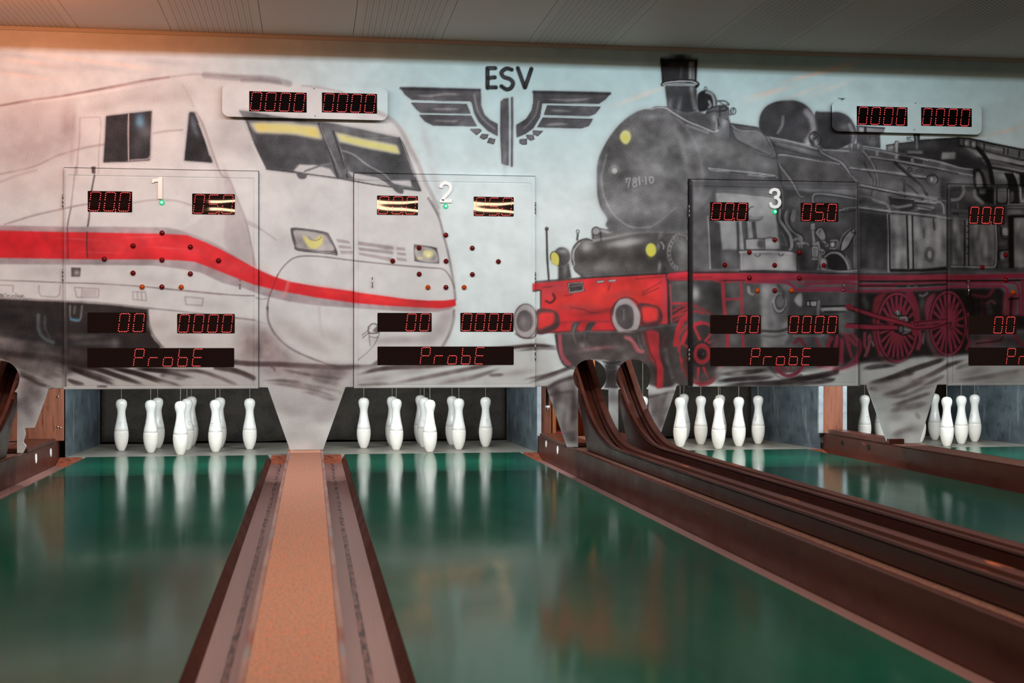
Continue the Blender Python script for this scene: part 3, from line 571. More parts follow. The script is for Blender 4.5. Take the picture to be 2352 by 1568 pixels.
    # handrail over smokebox and running plates on boiler
    S('F870,730 930,712 1040,720 1120,770 1300,880 1450,940 1560,985 1620,1010 1670,990',3.6,(180,180,183),.85,.9);S('F870,725 940,705 1050,712 1130,760 1310,868 1460,928 1570,975 1630,995',1.4,(50,50,53),.9,.6);S('F1100,790 1300,895 1450,955 1560,1005 1640,1020',1.4,(54,53,56),.8,.6)
    S('F1300,930 1400,965 1550,1015',6,(160,160,162),.5,2)
    S('F1820,910 2000,935 2160,962 2240,1010 2300,1110 2352,1180 G420,680 520,880 560,1000 590,1160 600,1240',3,(46,46,49),.9,.9);S('F1830,925 1900,980 2000,1000 2120,1000 2200,1050 2260,1150 2352,1300',2,(170,170,173),.8,.9)
    F('F1830,950 1900,1000 2120,1010 2200,1060 2330,1310 2100,1200 1900,1100 1850,1020',(132,133,137),.8,2.5);S('F1830,940 1850,1030 1900,1110 2100,1210 2300,1300 G340,920 520,965',2.6,(58,57,60),.8,1)
    B('F1700,1250 F1600,1150 F2100,1350',60,24,(124,124,126),.55,15);B('F2250,1180',30,18,(70,70,73),.6,40)
    S('F1560,1445 1850,1475 2100,1500 2352,1535 G200,1150 400,1175 560,1190',2.6,(168,168,170),.8,.9);S('F1570,1455 1850,1490 2352,1550 G400,1190 560,1200',1.8,(50,49,52),.8,.8);S('F1560,1445 1620,1470 1800,1480',4,(150,150,152),.6,1)
    # domes
    F('G340,600 335,480 390,360 500,290 650,264 800,275 920,340 1000,450 1035,560 1030,640 930,690 890,780 640,740 430,700',(62,61,65),1,1.2,1,6,(130,135,140))
    F('G1000,420 1080,400 1200,402 1300,405 1400,450 1470,540 1500,640 1480,770 1400,800 1200,870 1060,810 1010,700',(60,59,63),1,1.2,1,5,(130,135,140))
    S('G900,400 960,480 985,600 960,680 910,750',14,(138,137,141),.7,5);S('G620,460 610,560 560,650',6,(128,127,131),.7,3);B('G830,650 G700,330',16,14,(96,94,98),.5);S('G1420,560 1460,660 1460,750',8,(140,139,143),.6,4);B('G1340,590',12,8,(120,120,124),.5)
    F('G1500,575 1840,595 1830,650 1785,670 1790,840 1500,800',(70,70,74),1,.9,0);F('G1530,580 1590,590 1590,640 1535,640',(150,152,156),.8,1.5,0);F('G1620,590 1830,605 1825,645 1625,640',(118,119,123),.9,1,0);S('G1500,572 1840,595',2.5,(36,36,40),1,.7,0);S('G1610,585 1605,640',5,(40,40,44),.9,.9,0);S('G1660,700 1740,700 1740,740 1660,730 1660,700',1.6,(40,40,42),.9,.7,0);B('G1700,760',12,16,(110,110,114),.6)
    # valve cluster
    F('G930,690 1000,630 1060,650 1090,720 1060,800 980,830 930,760',(66,65,68),1,1);
    for q in ('G935,680 990,640 1040,680 1000,720 940,700','G930,700 960,760 1040,800','G1000,640 1000,680','G1060,680 1080,740 1060,790'):S(q,2,(36,35,38),1,.7)
    B('G960,700 G1010,760 G1020,790',4,5,(160,159,162),.7)
    # piping along boiler
    S('G450,705 640,740 850,790 1050,850 1200,860 1500,880',3,(160,160,163),.7,1);S('G470,760 700,790 940,850 1100,880',2,(48,47,50),.8,.8)
    S('G560,780 750,830 1000,900',10,(118,117,120),.5,4);S('G500,800 700,860 900,920 1100,960 1300,1000',6,(54,53,55),.5,3)
    S('G560,1000 550,940 600,915 800,945 1000,980 1300,1030',3.4,(150,149,152),.8,.9);S('G550,960 570,900 650,905 1000,970 1320,1045',1.5,(50,49,51),.8,.6)
    S('G555,990 590,1060 660,1150 740,1260 800,1370 J700,190 720,250',3.5,(146,145,148),.8,.9);S('G590,1030 680,1140 760,1260 830,1400',1.6,(46,45,48),.9,.7)
    S('G440,700 500,840 545,950 565,1060 590,1200 J470,0 475,80 J520,170 530,300',5,(70,69,71),.8,1.2);S('G430,700 480,800 530,920',2,(150,149,152),.7,.8)
    F('G580,1010 1300,1060 1500,1240 750,1240 640,1090',(78,77,77),.7,3,0)
    S('G1050,830 1090,890 1200,950 1310,1000 1380,1080 1430,1170 1510,1240',6,(112,111,114),1,1);S('G1060,820 1110,880 1220,940 1330,995 1400,1080 1450,1160',1.6,(40,39,41),.9,.7);S('G1040,840 1070,900 1190,965 1300,1020 1370,1100 1480,1240',1.6,(40,39,41),.9,.7)
    S('G1580,870 1640,940 1700,1040 1750,1160 1770,1260 1740,1380 1700,1470 J1670,90 1660,170 1590,330 1480,400',6,(108,107,110),1,1);S('G1600,860 1670,950 1730,1060 1775,1200 1765,1320 1720,1440',1.6,(36,35,37),.9,.7);S('G1570,890 1660,1010 1720,1130 1740,1260 1690,1420 1620,1480',1.6,(36,35,37),.9,.7)
    S('G1590,1000 1640,1120 1700,1220 1690,1350 1650,1450 1540,1480',3,(40,39,41),.9,.9)
    F('G1410,790 1560,790 1560,880 1420,880',(88,88,91),1,1);
    for k in range(4):S('G%d,800 %d,870'%(1430+k*36,1425+k*36),2,(44,43,45),.8,.7,0)
    B('G1440,800 G1520,810',4,6,(160,160,163),.6)
    # rails and pipes, running right along boiler (G/H)
    S('G1590,835 1750,860 1950,895 2150,930 2352,985',3.4,(140,140,143),.85,.9);S('G1590,845 1800,880 2000,915 2352,1000',1.6,(34,33,35),.9,.7)
    S('G1660,945 1950,985 2150,1020 2352,1070',3,(140,140,142),.8,.9);S('G1680,955 1950,1000 2352,1085',1.8,(34,33,35),.9,.7)
    S('G1430,1075 1600,1100 1950,1130 2352,1190',4.5,(134,134,136),.8,1.1);S('G1430,1090 1700,1120 2352,1215',2,(34,33,35),.9,.8)
    S('G1960,1000 2100,1120 2200,1210 2300,1300 2352,1400',6,(40,39,40),1,1.2);S('G2000,1000 2150,1130 2290,1270',1.6,(120,119,121),.7,.8)
    S('G1540,1270 1800,1330 2000,1370 2352,1410',8,(118,117,119),.8,2);S('G1540,1300 1800,1355 2100,1410 2352,1440',2.4,(34,33,35),.9,.9);S('G1530,1260 1700,1290 1850,1320 2000,1350',1.6,(34,33,35),.9,.8)
    F('G1730,860 1770,870 1765,930 1730,930',(140,140,142),.8,.8,0);F('G1960,920 2000,900 1990,970 1965,965',(150,150,152),.8,.8,0)
    S('G2070,1240 2080,1440',5,(40,39,41),1,.8,0);RING('G',2062,1228,22,22,2,(40,39,41),1,.7);S('G1820,1300 1850,1290 1860,1320',1.8,(40,39,41),1,.7)
    S('G2090,1260 2180,1330 2300,1460',4,(40,39,41),.9,1.2)
    # right cab (H)
    F('H470,805 350,790 355,720 470,700 540,690 740,670 860,650 1400,610 1400,700 1500,760 1700,880 1840,1050 1890,1260 1620,1260 1600,1100 1200,960 800,870',(50,49,51),1,1.2,0)
    F('H365,725 460,710 465,790 370,790',(150,150,152),.8,2,0);F('H475,700 485,668 505,660 530,670 535,700 520,820 485,810',(140,140,143),1,.9);S('H475,700 480,665 510,657 538,680 530,710 522,800',1.6,(30,30,32),1,.6)
    S('H350,720 460,702',2.4,(26,26,28),1,.7,0);S('H540,695 740,672',3,(26,26,28),1,.7,0)
    F('H745,550 835,550 840,770 770,775',(60,60,63),1,.8,0);S('H790,560 800,760',3,(150,150,153),.8,1,0);S('H760,560 765,720',2,(28,28,30),1,.7,0);S('H835,560 825,760',2,(28,28,30),1,.7,0)
    for q in ('H655,600 665,660','H650,610 690,595','H660,630 680,625','H735,605 700,600 700,640 740,650'):S(q,1.6,(44,44,48),.9,.6)
    F('H650,800 880,795 880,840 860,850 660,830',(140,140,142),.7,2,0);S('H650,850 880,855',2,(26,26,28),.9,.8,0)
    S('H850,650 1100,630 1400,608',3,(24,24,26),1,.8,0)
    F('H1160,820 1360,820 1350,915 1150,920',(122,121,122),1,1.5,0)
    B('H700,720 H1000,700',30,10,(96,96,98),.5)
    # roof
    F('H1400,612 1560,622 1850,690 2352,790 2440,810 2440,960 2100,880 1750,790 1410,720',(92,92,93),1,.9,0);S('H1390,608 1560,618 1850,685 2352,785 2440,805',4,(22,22,23),1,.8,0);S('H1405,715 1750,795 2100,880 2440,965',3.5,(24,24,25),1,.8,0)
    for x0_,y0_,x1_,y1_ in ((1410,620,1405,710),(1480,635,1480,725),(1580,655,1580,745),(1665,670,1660,765),(1770,700,1770,790),(2060,760,2060,840),(2120,770,2115,850),(2285,805,2280,890)):S('H%d,%d %d,%d'%(x0_,y0_,x1_,y1_),3,(28,28,29),1,.8,0)
    for q in ('H1490,650 1535,660 1535,720 1490,710','H1590,665 1650,680 1650,740 1595,730','H1690,690 1760,705 1760,770 1700,760','H1790,720 2040,780 2040,800 1790,760'):F(q,(176,176,177),.7,2,0)
    S('H1700,690 1740,760',2.5,(60,60,60),.8,1,0)
    F('H1480,740 1800,820 2440,980 2440,1300 2060,1110 1880,1100 1830,1000 1700,880',(120,119,120),1,2,0)
    S('H1700,900 2000,950 2440,1050',5,(26,25,26),.9,1.2,0);S('H1820,1030 2100,1080 2440,1150',6,(30,29,30),.9,1.4,0);S('H1780,960 2100,1010 2440,1090',7,(70,69,70),.8,2,0);RING('H',1780,835,16,14,2,(30,30,30),.9,.8,0,-20,200)
    B('H1700,850 H1950,900 H2000,1160',34,9,(170,169,170),.5,14)
    F('H1640,1070 1700,1060 1760,1120 1800,1260 1810,1350 1650,1350 1620,1200',(26,25,26),1,1.2);F('H1660,1110 1700,1110 1740,1200 1750,1340 1670,1340 1650,1200',(120,118,120),1,1.6);F('H1720,1070 1800,1100 1860,1260 1810,1260 1770,1130',(80,79,80),1,1.4)
    S('H1680,760 1780,880 1850,1020 1895,1260',10,(24,23,24),1,1.4)
    F('H2060,1115 2200,1125 2270,1200 2290,1568 2160,1568 2110,1230',(22,21,22),1,1,0);S('H2215,1130 2260,1230 2290,1400 2300,1568',4,(130,129,130),.9,1);F('H2280,1130 2440,1150 2440,1568 2330,1568',(24,23,24),1,1.2,0)
    # boiler side right (H)
    S('H20,760 250,800 500,850 700,885 900,910 1100,955 1300,1010 1450,1050 1600,1070',4,(140,139,141),.85,1);S('H0,745 300,790 600,850 900,900 1150,940 1400,1020 1600,1050',1.8,(26,25,27),.9,.8)
    S('H120,890 450,935 750,985 1100,1050 1350,1110 1600,1155',3.6,(136,135,137),.8,1);S('H130,905 450,950 750,1005 1100,1070 1400,1130',2,(28,27,28),.9,.9)
    F('H540,855 740,890 760,970 540,930',(36,35,37),.9,2,0);F('H760,900 880,930 880,990 770,980',(52,51,53),.9,1.5,0);F('H705,905 745,910 745,965 715,960',(130,129,131),.8,.9,0)
    S('H0,1070 300,1100 600,1140 920,1180',5,(136,135,137),.85,1.2);S('H0,1090 300,1120 600,1165 920,1200',2,(30,29,30),.9,.9)
    RING('H',1020,1220,80,70,4,(32,31,32),1,1);F(EL('H',1015,1220,72,64),(108,107,109),1,1);RING('H',1010,1215,36,48,2.4,(44,43,44),1,.9);F(EL('H',1010,1215,28,40),(160,159,161),.9,1.2)
    F('H930,1290 1110,1290 1120,1440 960,1440',(84,83,84),.8,3);F('H1130,1180 1500,1220 1220,1260 1210,1568 1140,1568',(46,45,46),.8,3,0);B('H1400,1230',30,8,(120,119,120),.6)
    RING('H',695,1070,30,28,2.4,(40,39,41),.9,.9);S('H780,1080 850,1070 890,1090 860,1110 790,1100',2,(40,39,41),.8,.9)
    S('H480,970 600,1080 720,1180 850,1290 930,1420 970,1540',7,(36,35,37),1,1.3);S('H520,980 700,1140 860,1270 940,1400',1.6,(116,115,117),.6,.9)
    B('H300,1200 H450,1300 H250,1400 H900,1330',34,22,(104,103,105),.45);B('H150,960 H600,1210',50,10,(66,65,67),.5,8)
    S('H0,1290 150,1330 400,1380 700,1430 1000,1480 1230,1520',6,(124,123,125),.75,1.8);S('H0,1310 400,1400 800,1460 1230,1510',2.2,(30,29,31),.9,1)
    F('H400,1460 700,1490 1000,1540 1000,1568 500,1568 400,1500',(34,33,34),.9,1.6);S('H420,1470 800,1510 1050,1560 K760,200',2,(150,149,151),.7,.8)
    S('K0,130 60,190 130,140 170,60 180,-80',3,(110,109,111),.8,1.2)
    # ---- between (J) middle: dark background of panel
    F('I1360,330 1640,340 J0,180 470,180 520,170 1400,170 1400,1180 0,1180 I1360,1290',(104,103,106),.85,3,0)
    F('J430,480 480,170 600,170 860,220 1400,260 1400,1160 690,1170 680,940 480,900',(62,61,63),1,2.5,0)
    B('J1200,620 J1100,500 J650,520 J720,700',36,26,(84,83,86),.45);B('J800,330 J600,330',26,10,(86,86,89),.5)
    # left part of panel 3: smokebox saddle etc (I)
    F('I1400,620 1620,350 1640,500 1600,700 1680,730 1700,1050 1600,1290 1400,1290 1360,1000',(92,91,93),.8,3,0);F('I1620,355 1640,420 1640,500 1560,500 1500,560 1440,620',(76,75,77),.7,2,0)
    F('I1640,375 2000,400 2352,430 2352,900 2200,900 1990,930 1990,1060 1720,1060 1680,730',(146,146,148),1,2,0);F('J0,240 380,280 420,400 470,900 300,900 0,800',(146,146,148),1,2,0);B('J100,700 J300,650 J250,800',24,26,(118,117,119),.5);B('J330,830 J120,850',24,10,(180,180,182),.6)
    S('I1640,375 1800,370 2050,400 2320,430',3,(92,91,94),.8,1.4);S('I1630,360 1630,480',2.4,(84,83,85),.8,1)
    F('I1560,660 1640,730 1690,740 1700,900 1710,1050 1720,1290 1580,1290 1560,900',(72,71,73),1,1.4,0);S('I1545,660 1560,900 1575,1290',2.6,(158,157,159),.8,1)
    F('I1700,1065 1900,1065 1910,1290 1720,1290',(84,83,85),1,2,0);B('I1780,1150',12,14,(130,129,131),.6)
    F('I1885,725 1920,725 1925,900 1930,1290 1900,1290 1895,900',(70,69,71),1,1.2,0)
    S('I1970,740 1985,900 2000,1060',7,(74,73,75),1,1.2);S('J65,580 80,760',8,(74,73,75),1,1.2,0);S('J160,580 180,760',9,(76,75,77),1,1.2,0);S('J40,590 50,880',3,(90,89,91),.8,1)
    F('J100,500 180,520 275,505 260,545 180,570 100,565',(96,95,97),1,.9);S('J100,515 180,535 260,520',2.4,(150,149,151),.8,.9);S('J95,440 120,400 155,390',3.4,(84,83,85),.9,1)
    F('J65,785 290,780 300,900 70,900',(150,149,151),1,1.4,0);S('J60,780 180,770 290,778 298,905 65,905 60,780',2.6,(64,63,65),.9,.9,0);F('J220,790 290,800 290,890 210,870',(78,77,79),.9,2)
    S('J270,775 370,760 440,790',3,(70,69,71),.8,1.2)
    S('J0,915 480,912 680,940',3,(50,49,51),.9,1);S('J0,935 350,930 620,950',6,(170,169,171),.8,1.3)
    F('J30,960 670,960 680,1150 30,1150',(142,141,143),1,2.5,0);B('J130,1030 J400,1010',14,24,(100,99,101),.6);B('J550,1050 J250,1060',50,16,(170,169,171),.5)
    S('J15,940 20,1160',3.4,(170,169,171),.7,1.2,0);RING('J',210,960,32,26,2,(60,59,61),.9,.8,0,0,180);RING('J',490,955,28,24,2,(60,59,61),.9,.8,0,0,180)
    S('J0,1165 300,1160 690,1175',4,(52,50,52),.9,1.4,0);S('J685,960 685,1170',2,(40,39,41),.9,.8,0)
    # pipes & machinery in J
    S('J480,430 475,540 540,640 600,740 620,850 600,900',7,(120,119,121),.9,1.2);S('J460,420 450,560 530,680 580,780 590,890',2,(34,33,35),.9,.8);S('J500,430 500,540 570,640 640,760 650,880',2,(34,33,35),.9,.8)
    S('J560,430 540,540 600,660 680,720 750,770',7,(108,107,109),.85,1.4);S('J540,420 520,540 580,660 660,730 740,800',1.8,(34,33,35),.9,.8)
    S('J600,470 590,580 650,680 740,730 770,790',3,(34,33,35),.9,.9);S('J640,790 700,770 760,830',5,(110,109,111),.8,1.2)
    S('J640,430 620,520 640,560 660,440',3,(120,119,121),.7,1);S('J520,200 540,300 550,420',9,(70,69,71),.8,2);S('J500,180 515,300 510,420',2,(130,129,131),.6,.8);S('J660,170 720,260 760,270',2.4,(126,125,128),.7,.9);S('J610,290 700,270 690,370 610,370 610,290',2.4,(84,83,86),.8,1)
    S('J870,340 870,270 910,235 1050,240 1390,290',4,(128,128,131),.8,1.1);S('J860,340 860,260 900,220 1100,228 1390,280',1.6,(44,43,46),.8,.8);F('J900,260 1390,310 1390,400 1180,400 1180,340 890,340',(84,84,88),.7,2.5,0)
    S('J1190,440 1290,405 1390,400',3,(124,123,126),.8,1);RING('J',1270,425,24,20,2,(110,109,112),.9,.8);S('J1185,450 1260,450 1390,430',2,(36,35,37),.9,.8)
    for y_ in (605,628,652):S('J858,%d 888,%d'%(y_,y_-4),3.4,(150,149,151),.8,.8,0)
    S('J872,680 885,800',5,(120,119,121),.9,1,0);F('J860,870 935,870 930,990 860,990',(140,139,141),1,1.2);S('J858,865 940,865 935,1000 860,995 858,865',2,(28,27,28),1,.7,0)
    for x_ in (880,895,912):S('J%d,885 %d,985'%(x_,x_-4),1.4,(40,39,40),.8,.6,0)
    F('J865,815 930,815 930,860 870,860',(110,109,111),1,1,0);F('J860,1000 935,1000 930,1030 865,1030',(120,119,121),1,.9,0)
    F('J930,660 965,640 1000,670 1030,750 990,790 900,710',(120,119,121),1,1.2);S('J930,650 970,640 1010,680 1030,760 990,795 940,760 900,705 930,650',2,(30,29,30),1,.8);S('J965,670 950,700',2,(40,39,40),1,.8)
    S('J940,720 1000,790 1040,850',8,(116,115,117),1,1);S('J990,790 1030,800 1040,850 1000,830',1.8,(30,29,30),1,.7);S('J935,820 960,900 990,910',4,(140,139,141),.9,1);RING('J',995,940,18,22,2.2,(130,129,131),.9,.8);RING('J',958,985,16,20,2,(130,129,131),.9,.8)
    F('J1090,800 1160,800 1150,900 1080,890',(76,75,77),1,1);F(EL('J',1110,845,24,28),(165,164,166),1,1.2);S('J1085,795 1170,800 1150,890 1075,890',2.2,(150,149,151),.8,.8)
    F('J1340,660 1380,650 1385,690 1360,730 1290,860 1230,920 1205,910 1230,780',(122,121,123),1,1.3);S('J1340,650 1240,770 1205,900 1225,925 1300,870 1385,700',2.2,(28,27,28),1,.8);RING('J',1358,680,22,24,2,(34,33,34),1,.8)
    S('J1330,650 1230,740 1190,850 1180,900',3,(110,109,111),.8,1)
    F('J1020,1020 1060,960 1150,945 1220,980 1270,1060 1290,1150 1150,1160 1050,1110',(40,39,40),1,1.4);S('J1020,990 1090,945 1180,950 1250,1010 1290,1080 1300,1130',5,(130,129,131),.85,1.2);S('J1000,980 1080,925 1200,925 1280,1000 1320,1120',2,(30,29,30),.9,.8);S('J1270,980 1310,1060 1325,1130',3,(110,109,111),.8,1)
    F('J960,1020 1030,1020 1040,1100 1010,1140 970,1120',(150,149,151),.9,1.6);S('J930,1140 1050,1150 1200,1165 1400,1155',3,(140,139,141),.7,1.2);S('J940,870 950,1000 935,1140',4,(120,119,121),.8,1)
    S('J690,830 800,830 820,850',3,(120,119,121),.8,1);S('J700,830 715,880',3,(120,119,121),.8,1);S('J735,835 740,880',3,(120,119,121),.8,1);S('J750,1088 800,1088',4,(110,109,111),.7,1.2,0);B('J740,980 J760,1110 J720,1040',14,14,(36,35,36),.7)
    S('J1370,740 1375,1120',4,(116,115,117),.6,1.6,0)
    for q in ('J480,700 520,740 560,860','J500,840 540,850'):S(q,2.4,(100,99,101),.7,1)
    # tanks right of panel 3 (J/K)
    F('J1440,180 1740,380 1780,420 1770,480 1440,400',(70,69,72),.8,3,0)
    S('J1440,390 1600,410 1800,440 2000,460 2352,500 K900,390 1230,450 1550,470',7,(140,139,141),.9,1.4);S('J1440,380 1700,415 2000,445 2352,480',1.6,(30,29,31),.9,.8);S('J1440,420 1700,455 2000,480 2352,520 K800,410 1230,470 1500,490',2,(26,25,26),.9,.9)
    S('J1440,130 1600,160 1800,200 2000,245 2352,300',6,(124,123,126),.8,1.8);S('J1440,110 1700,165 1900,205',1.6,(36,35,37),.9,.8);S('J1440,150 1650,190 1900,240 2200,290',2,(34,33,35),.9,.9)
    S('J1440,260 1560,280 1630,330 1740,350 1770,390',4,(110,109,112),.8,1.3);S('J1600,300 1760,360 1790,400 1790,420',4,(124,123,126),.8,1.2)
    F('J1800,270 1900,310 2080,320 2080,420 1950,440 1830,400 1800,350',(48,47,49),1,2);S('J1830,380 1900,395 2050,370',6,(130,129,132),.7,2);F('J2130,370 2330,390 2330,450 2130,430',(132,131,133),1,1.6,0)
    for k in range(9):B('J%d,%d'%(2140+k*22,432+k),2,2,(40,39,40),.9)
    S('J2100,320 2352,350',2,(140,139,141),.8,.9);S('K880,210 960,190 1040,220 1130,215 1180,270 1190,380',3.4,(150,149,151),.8,1);S('K760,270 900,290 1060,330',2,(26,25,26),.9,.9)
    F('J1440,450 1770,490 1770,1160 1440,1130',(52,51,53),1,2.5,0);B('J1480,800',6,50,(84,83,86),.5);B('J1580,1050 J1560,950',10,30,(76,75,77),.6);B('J1680,1080',9,20,(70,69,71),.6)
    S('J1775,480 1785,700 1785,1165',4.5,(140,139,141),.9,1.2);S('J1760,440 1785,430 1800,460',3,(150,149,151),.8,1)
    F('K400,390 1230,460 1230,1160 900,1180 410,1200 400,700',(118,117,119),1,1.6,0)
    for x_,y_,ry_ in ((450,760,26),(560,1100,16),(600,700,22),(900,650,14),(1050,560,14),(1180,800,24),(850,500,20),(780,900,20),(1000,1050,12),(450,1050,26)):B('K%d,%d'%(x_,y_),7,ry_,(64,63,65),.5,-4)
    for x_,y_,ry_ in ((500,500,26),(520,1000,20),(960,700,26),(1100,900,30),(830,1120,20),(1100,620,26),(690,560,20),(800,650,20)):B('K%d,%d'%(x_,y_),7,ry_,(160,159,160),.5,3)
    S('K390,400 400,700 405,1190',3.5,(28,27,28),1,1,0);S('K650,420 660,700 670,1170',4,(28,27,28),1,1,0);S('K690,420 700,700 715,1160',6,(140,139,141),.8,1.2,0);S('K730,420 735,700 745,1180',3.5,(30,29,30),1,1,0);F('K400,1185 900,1190 1230,1150 1230,1200 900,1220 400,1225',(26,25,26),1,1.4,0)
    S('K895,600 900,740',1.8,(50,49,50),.9,.7,0);S('K1035,450 1052,610',3,(40,39,40),.9,1,0)
    F(EL('K',980,975,66,104),(52,51,52),.85,2.4);F(EL('K',980,975,52,80),(136,135,136),1,1);RING('K',980,975,40,64,1.8,(40,39,40),.9,.7)
    # panel 4
    F('K1240,0 2440,0 2440,1240 1240,1200',(52,50,51),.55,2,0)
    F('K1310,470 1480,490 1480,1140 1310,1120',(100,99,100),1,1.6,0);F('K1560,540 1920,540 1940,1000 1900,1140 1560,1130',(100,98,99),1,1.6,0);F('K2200,440 2440,440 2440,1160 2210,1160',(110,109,110),1,1.6,0)
    for x_,y_,ry_ in ((1330,700,20),(1370,950,24),(1440,600,26),(1600,800,30),(1700,650,24),(1750,950,26),(1820,720,30),(1850,1050,14),(1640,1050,16),(2250,700,24),(2330,900,28),(1420,1050,14)):B('K%d,%d'%(x_,y_),7,ry_,(50,49,50),.55,-4)
    for x_,y_,ry_ in ((1350,560,20),(1400,800,22),(1660,560,20),(1790,850,30),(1730,700,20),(2260,560,20),(2300,1050,20)):B('K%d,%d'%(x_,y_),6,ry_,(150,149,150),.5,3)
    S('K1520,490 1525,800 1520,1140',6,(100,99,100),1,1,0)
    for y_ in (560,650,740,860,960):B('K1525,%d'%y_,1.6,1.6,(24,23,24),1)
    S('K1550,480 1548,1130',2.4,(26,25,26),1,.8,0);S('K1495,480 1490,1140',4,(40,39,40),.9,1,0)
    S('K1940,530 1955,800 1950,1000 1930,1140 1800,1160 1300,1150',3,(130,129,130),.9,1);S('K1965,530 1975,900 1960,1180',2,(24,23,24),1,.8)
    F('K2120,430 2150,400 2440,400 2440,440 2200,440 2205,1170 2130,1170 2120,700',(28,26,27),1,1.2,0)
    F('K2000,560 2110,530 2110,760 2000,720',(84,82,84),1,1.4);S('K2005,560 2010,700 2060,745 2110,745',2.6,(24,23,24),1,.8);F('K2040,600 2110,600 2110,700 2050,690',(150,148,150),.9,1.4);S('K2030,590 2030,690 2110,715',2,(30,29,30),1,.8)
    F('K1990,920 2110,900 2110,1070 2000,1060',(84,82,84),1,1.4);S('K1995,1050 1990,930 2110,905',2.6,(24,23,24),1,.8);F('K2020,950 2060,945 2060,1040 2015,1030',(140,138,140),.8,1.4);B('K2040,810 K2080,1120',10,6,(120,118,120),.5)
    S('K1310,180 1400,170 1450,120 1480,60 1470,0',8,(132,131,132),.85,1.8);F('K1310,60 1430,60 1400,140 1310,150',(70,68,70),.8,2)
    F('K1480,0 1540,60 1620,50 1650,210 1500,210',(88,86,88),.7,3,0);S('K1640,60 1650,140 1750,220',9,(110,109,110),.9,2);F('K1700,60 1800,50 1780,100 1700,100',(84,83,84),.9,1.6,0);F('K1650,0 1910,0 1910,240 1780,220 1680,120',(26,24,25),.85,2,0)
    F('K1700,30 1800,30 1790,100 1700,95',(100,99,100),.8,2,0)
    F('K1960,30 2110,30 2110,200 2070,235 1980,225 1960,180',(106,104,106),1,1.4);S('K1955,20 1955,190 1980,235 2090,235 2112,190 2112,20',2.8,(22,21,22),1,.9,0)
    S('K1935,0 1930,240',3,(130,129,130),.7,1,0);S('K2130,40 2130,240',3,(130,129,130),.8,1,0);F('K2160,60 2200,60 2200,190 2150,230',(90,88,90),.9,1.6,0);S('K2300,0 2310,180 2352,240',4,(140,139,140),.9,1.2);S('K2110,250 2440,250',3,(120,119,120),.8,1,0);F('K2110,320 2320,330 2320,390 2110,400',(110,109,110),.9,1.4,0);S('K2110,290 2440,290',2.4,(120,119,120),.8,1,0)
    S('K1310,330 1550,350',6,(86,85,86),.8,2);S('K1310,400 1500,410 1550,440',5,(80,79,80),.8,2);B('K1330,380 K1380,385',3,3,(30,29,30),1);S('K1390,230 1390,300',3,(110,109,110),.8,1,0);F('K1310,0 2440,-60 2440,0 1310,30',(40,38,39),.5,2,0)
    # ---------------- front cylinder, buffers, lamps (L)
    F('L860,440 880,350 940,275 1030,250 1130,275 1400,210 1800,180 2240,190 2260,640 1990,680 1400,700 980,705 900,640 855,540',(86,83,83),1,1.2,0,4,(140,138,138))
    B('L1030,340',13,11,(160,158,158),.8);B('L1400,310 L1550,290',30,8,(172,170,170),.75,-6);B('L1200,600 L1450,560',40,16,(118,114,114),.55);B('L1100,480 L1700,480',60,14,(66,62,62),.6,-4);B('L1300,240',40,4,(190,188,188),.6,-10)
    S('L870,560 850,470 870,360 940,280 1030,252 1110,278',2.4,(50,47,48),.95,.8);S('L885,560 870,470 890,380 950,300',2.6,(178,176,176),.8,.9);S('L880,600 900,640 980,700',3.5,(60,56,56),.9,1)
    F('L1090,160 1110,120 1160,108 1200,130 1330,150 1400,205 1200,250 1100,262',(112,110,111),1,1);F(EL('L',1145,160,44,42),(150,150,151),1,1.4);RING('L',1145,160,50,48,2,(60,58,60),.95,.8);S('L1190,125 1320,160',1.8,(60,58,60),.9,.7,0);S('L1110,250 1110,210',3,(60,58,60),.9,.8,0);S('L1200,180 1205,270',3.2,(54,52,53),.9,.9,0);B('L1250,160',14,4,(200,199,200),.7,15);S('L1110,280 1200,255 1400,215',5,(150,148,148),.6,1.6)
    F(EL('L',1805,385,64,80,ang=-4),(210,204,96),1,1);B('L1800,420',7,10,(220,212,70),.5)
    F('L1880,300 1980,280 1990,400 1960,560 2000,640 1890,640 1860,560 1880,460',(72,70,71),.9,2);S('L1925,290 1955,330 1955,370',3,(170,170,171),.8,1);B('L1890,340 L1905,570 L1900,610',4,9,(150,149,150),.6)
    RING('L',2150,420,130,190,9,(140,139,140),.8,1.6,0,110,250)
    for k in range(9):
        t_=np.radians(112+k*17);B('L%d,%d'%(2150+130*np.cos(t_),420+190*np.sin(t_)),2.2,3,(60,58,59),.9)
    F(EL('L',2160,400,90,160),(96,95,96),.8,3);B('L2180,340 L2190,400',10,20,(140,139,141),.6);S('L2060,230 2120,200 2220,215 2240,260',2.6,(150,149,150),.6,1.2)
    F('L1900,170 1960,180 1900,260',(150,149,150),.5,2)
    # left lamp
    F('L690,560 820,540 850,720 690,750',(74,72,72),1,1.2,0,3,(150,148,148));B('L770,640',5,12,(130,128,128),.6)
    F(EL('L',735,465,102,112),(78,76,77),1,1,1,3,(150,148,148));B('L730,400',14,6,(150,149,150),.7)
    F('L600,440 625,410 670,420 700,470 700,560 680,575 640,560 600,500',(214,204,104),1,1);S('L600,500 598,450 625,408 670,418 705,470 702,560 685,578',2,(56,54,55),.9,.7);S('L597,500 620,545 680,578',2,(170,166,120),.8,.8)
    S('L550,140 555,300 560,500 578,745',4.6,(64,58,58),.95,.9);RING('L',553,133,16,16,3,(64,58,58),1,.8);S('L925,200 918,265',4.6,(76,72,73),1,.9,0);RING('L',925,165,17,20,2,(70,66,67),1,.7)
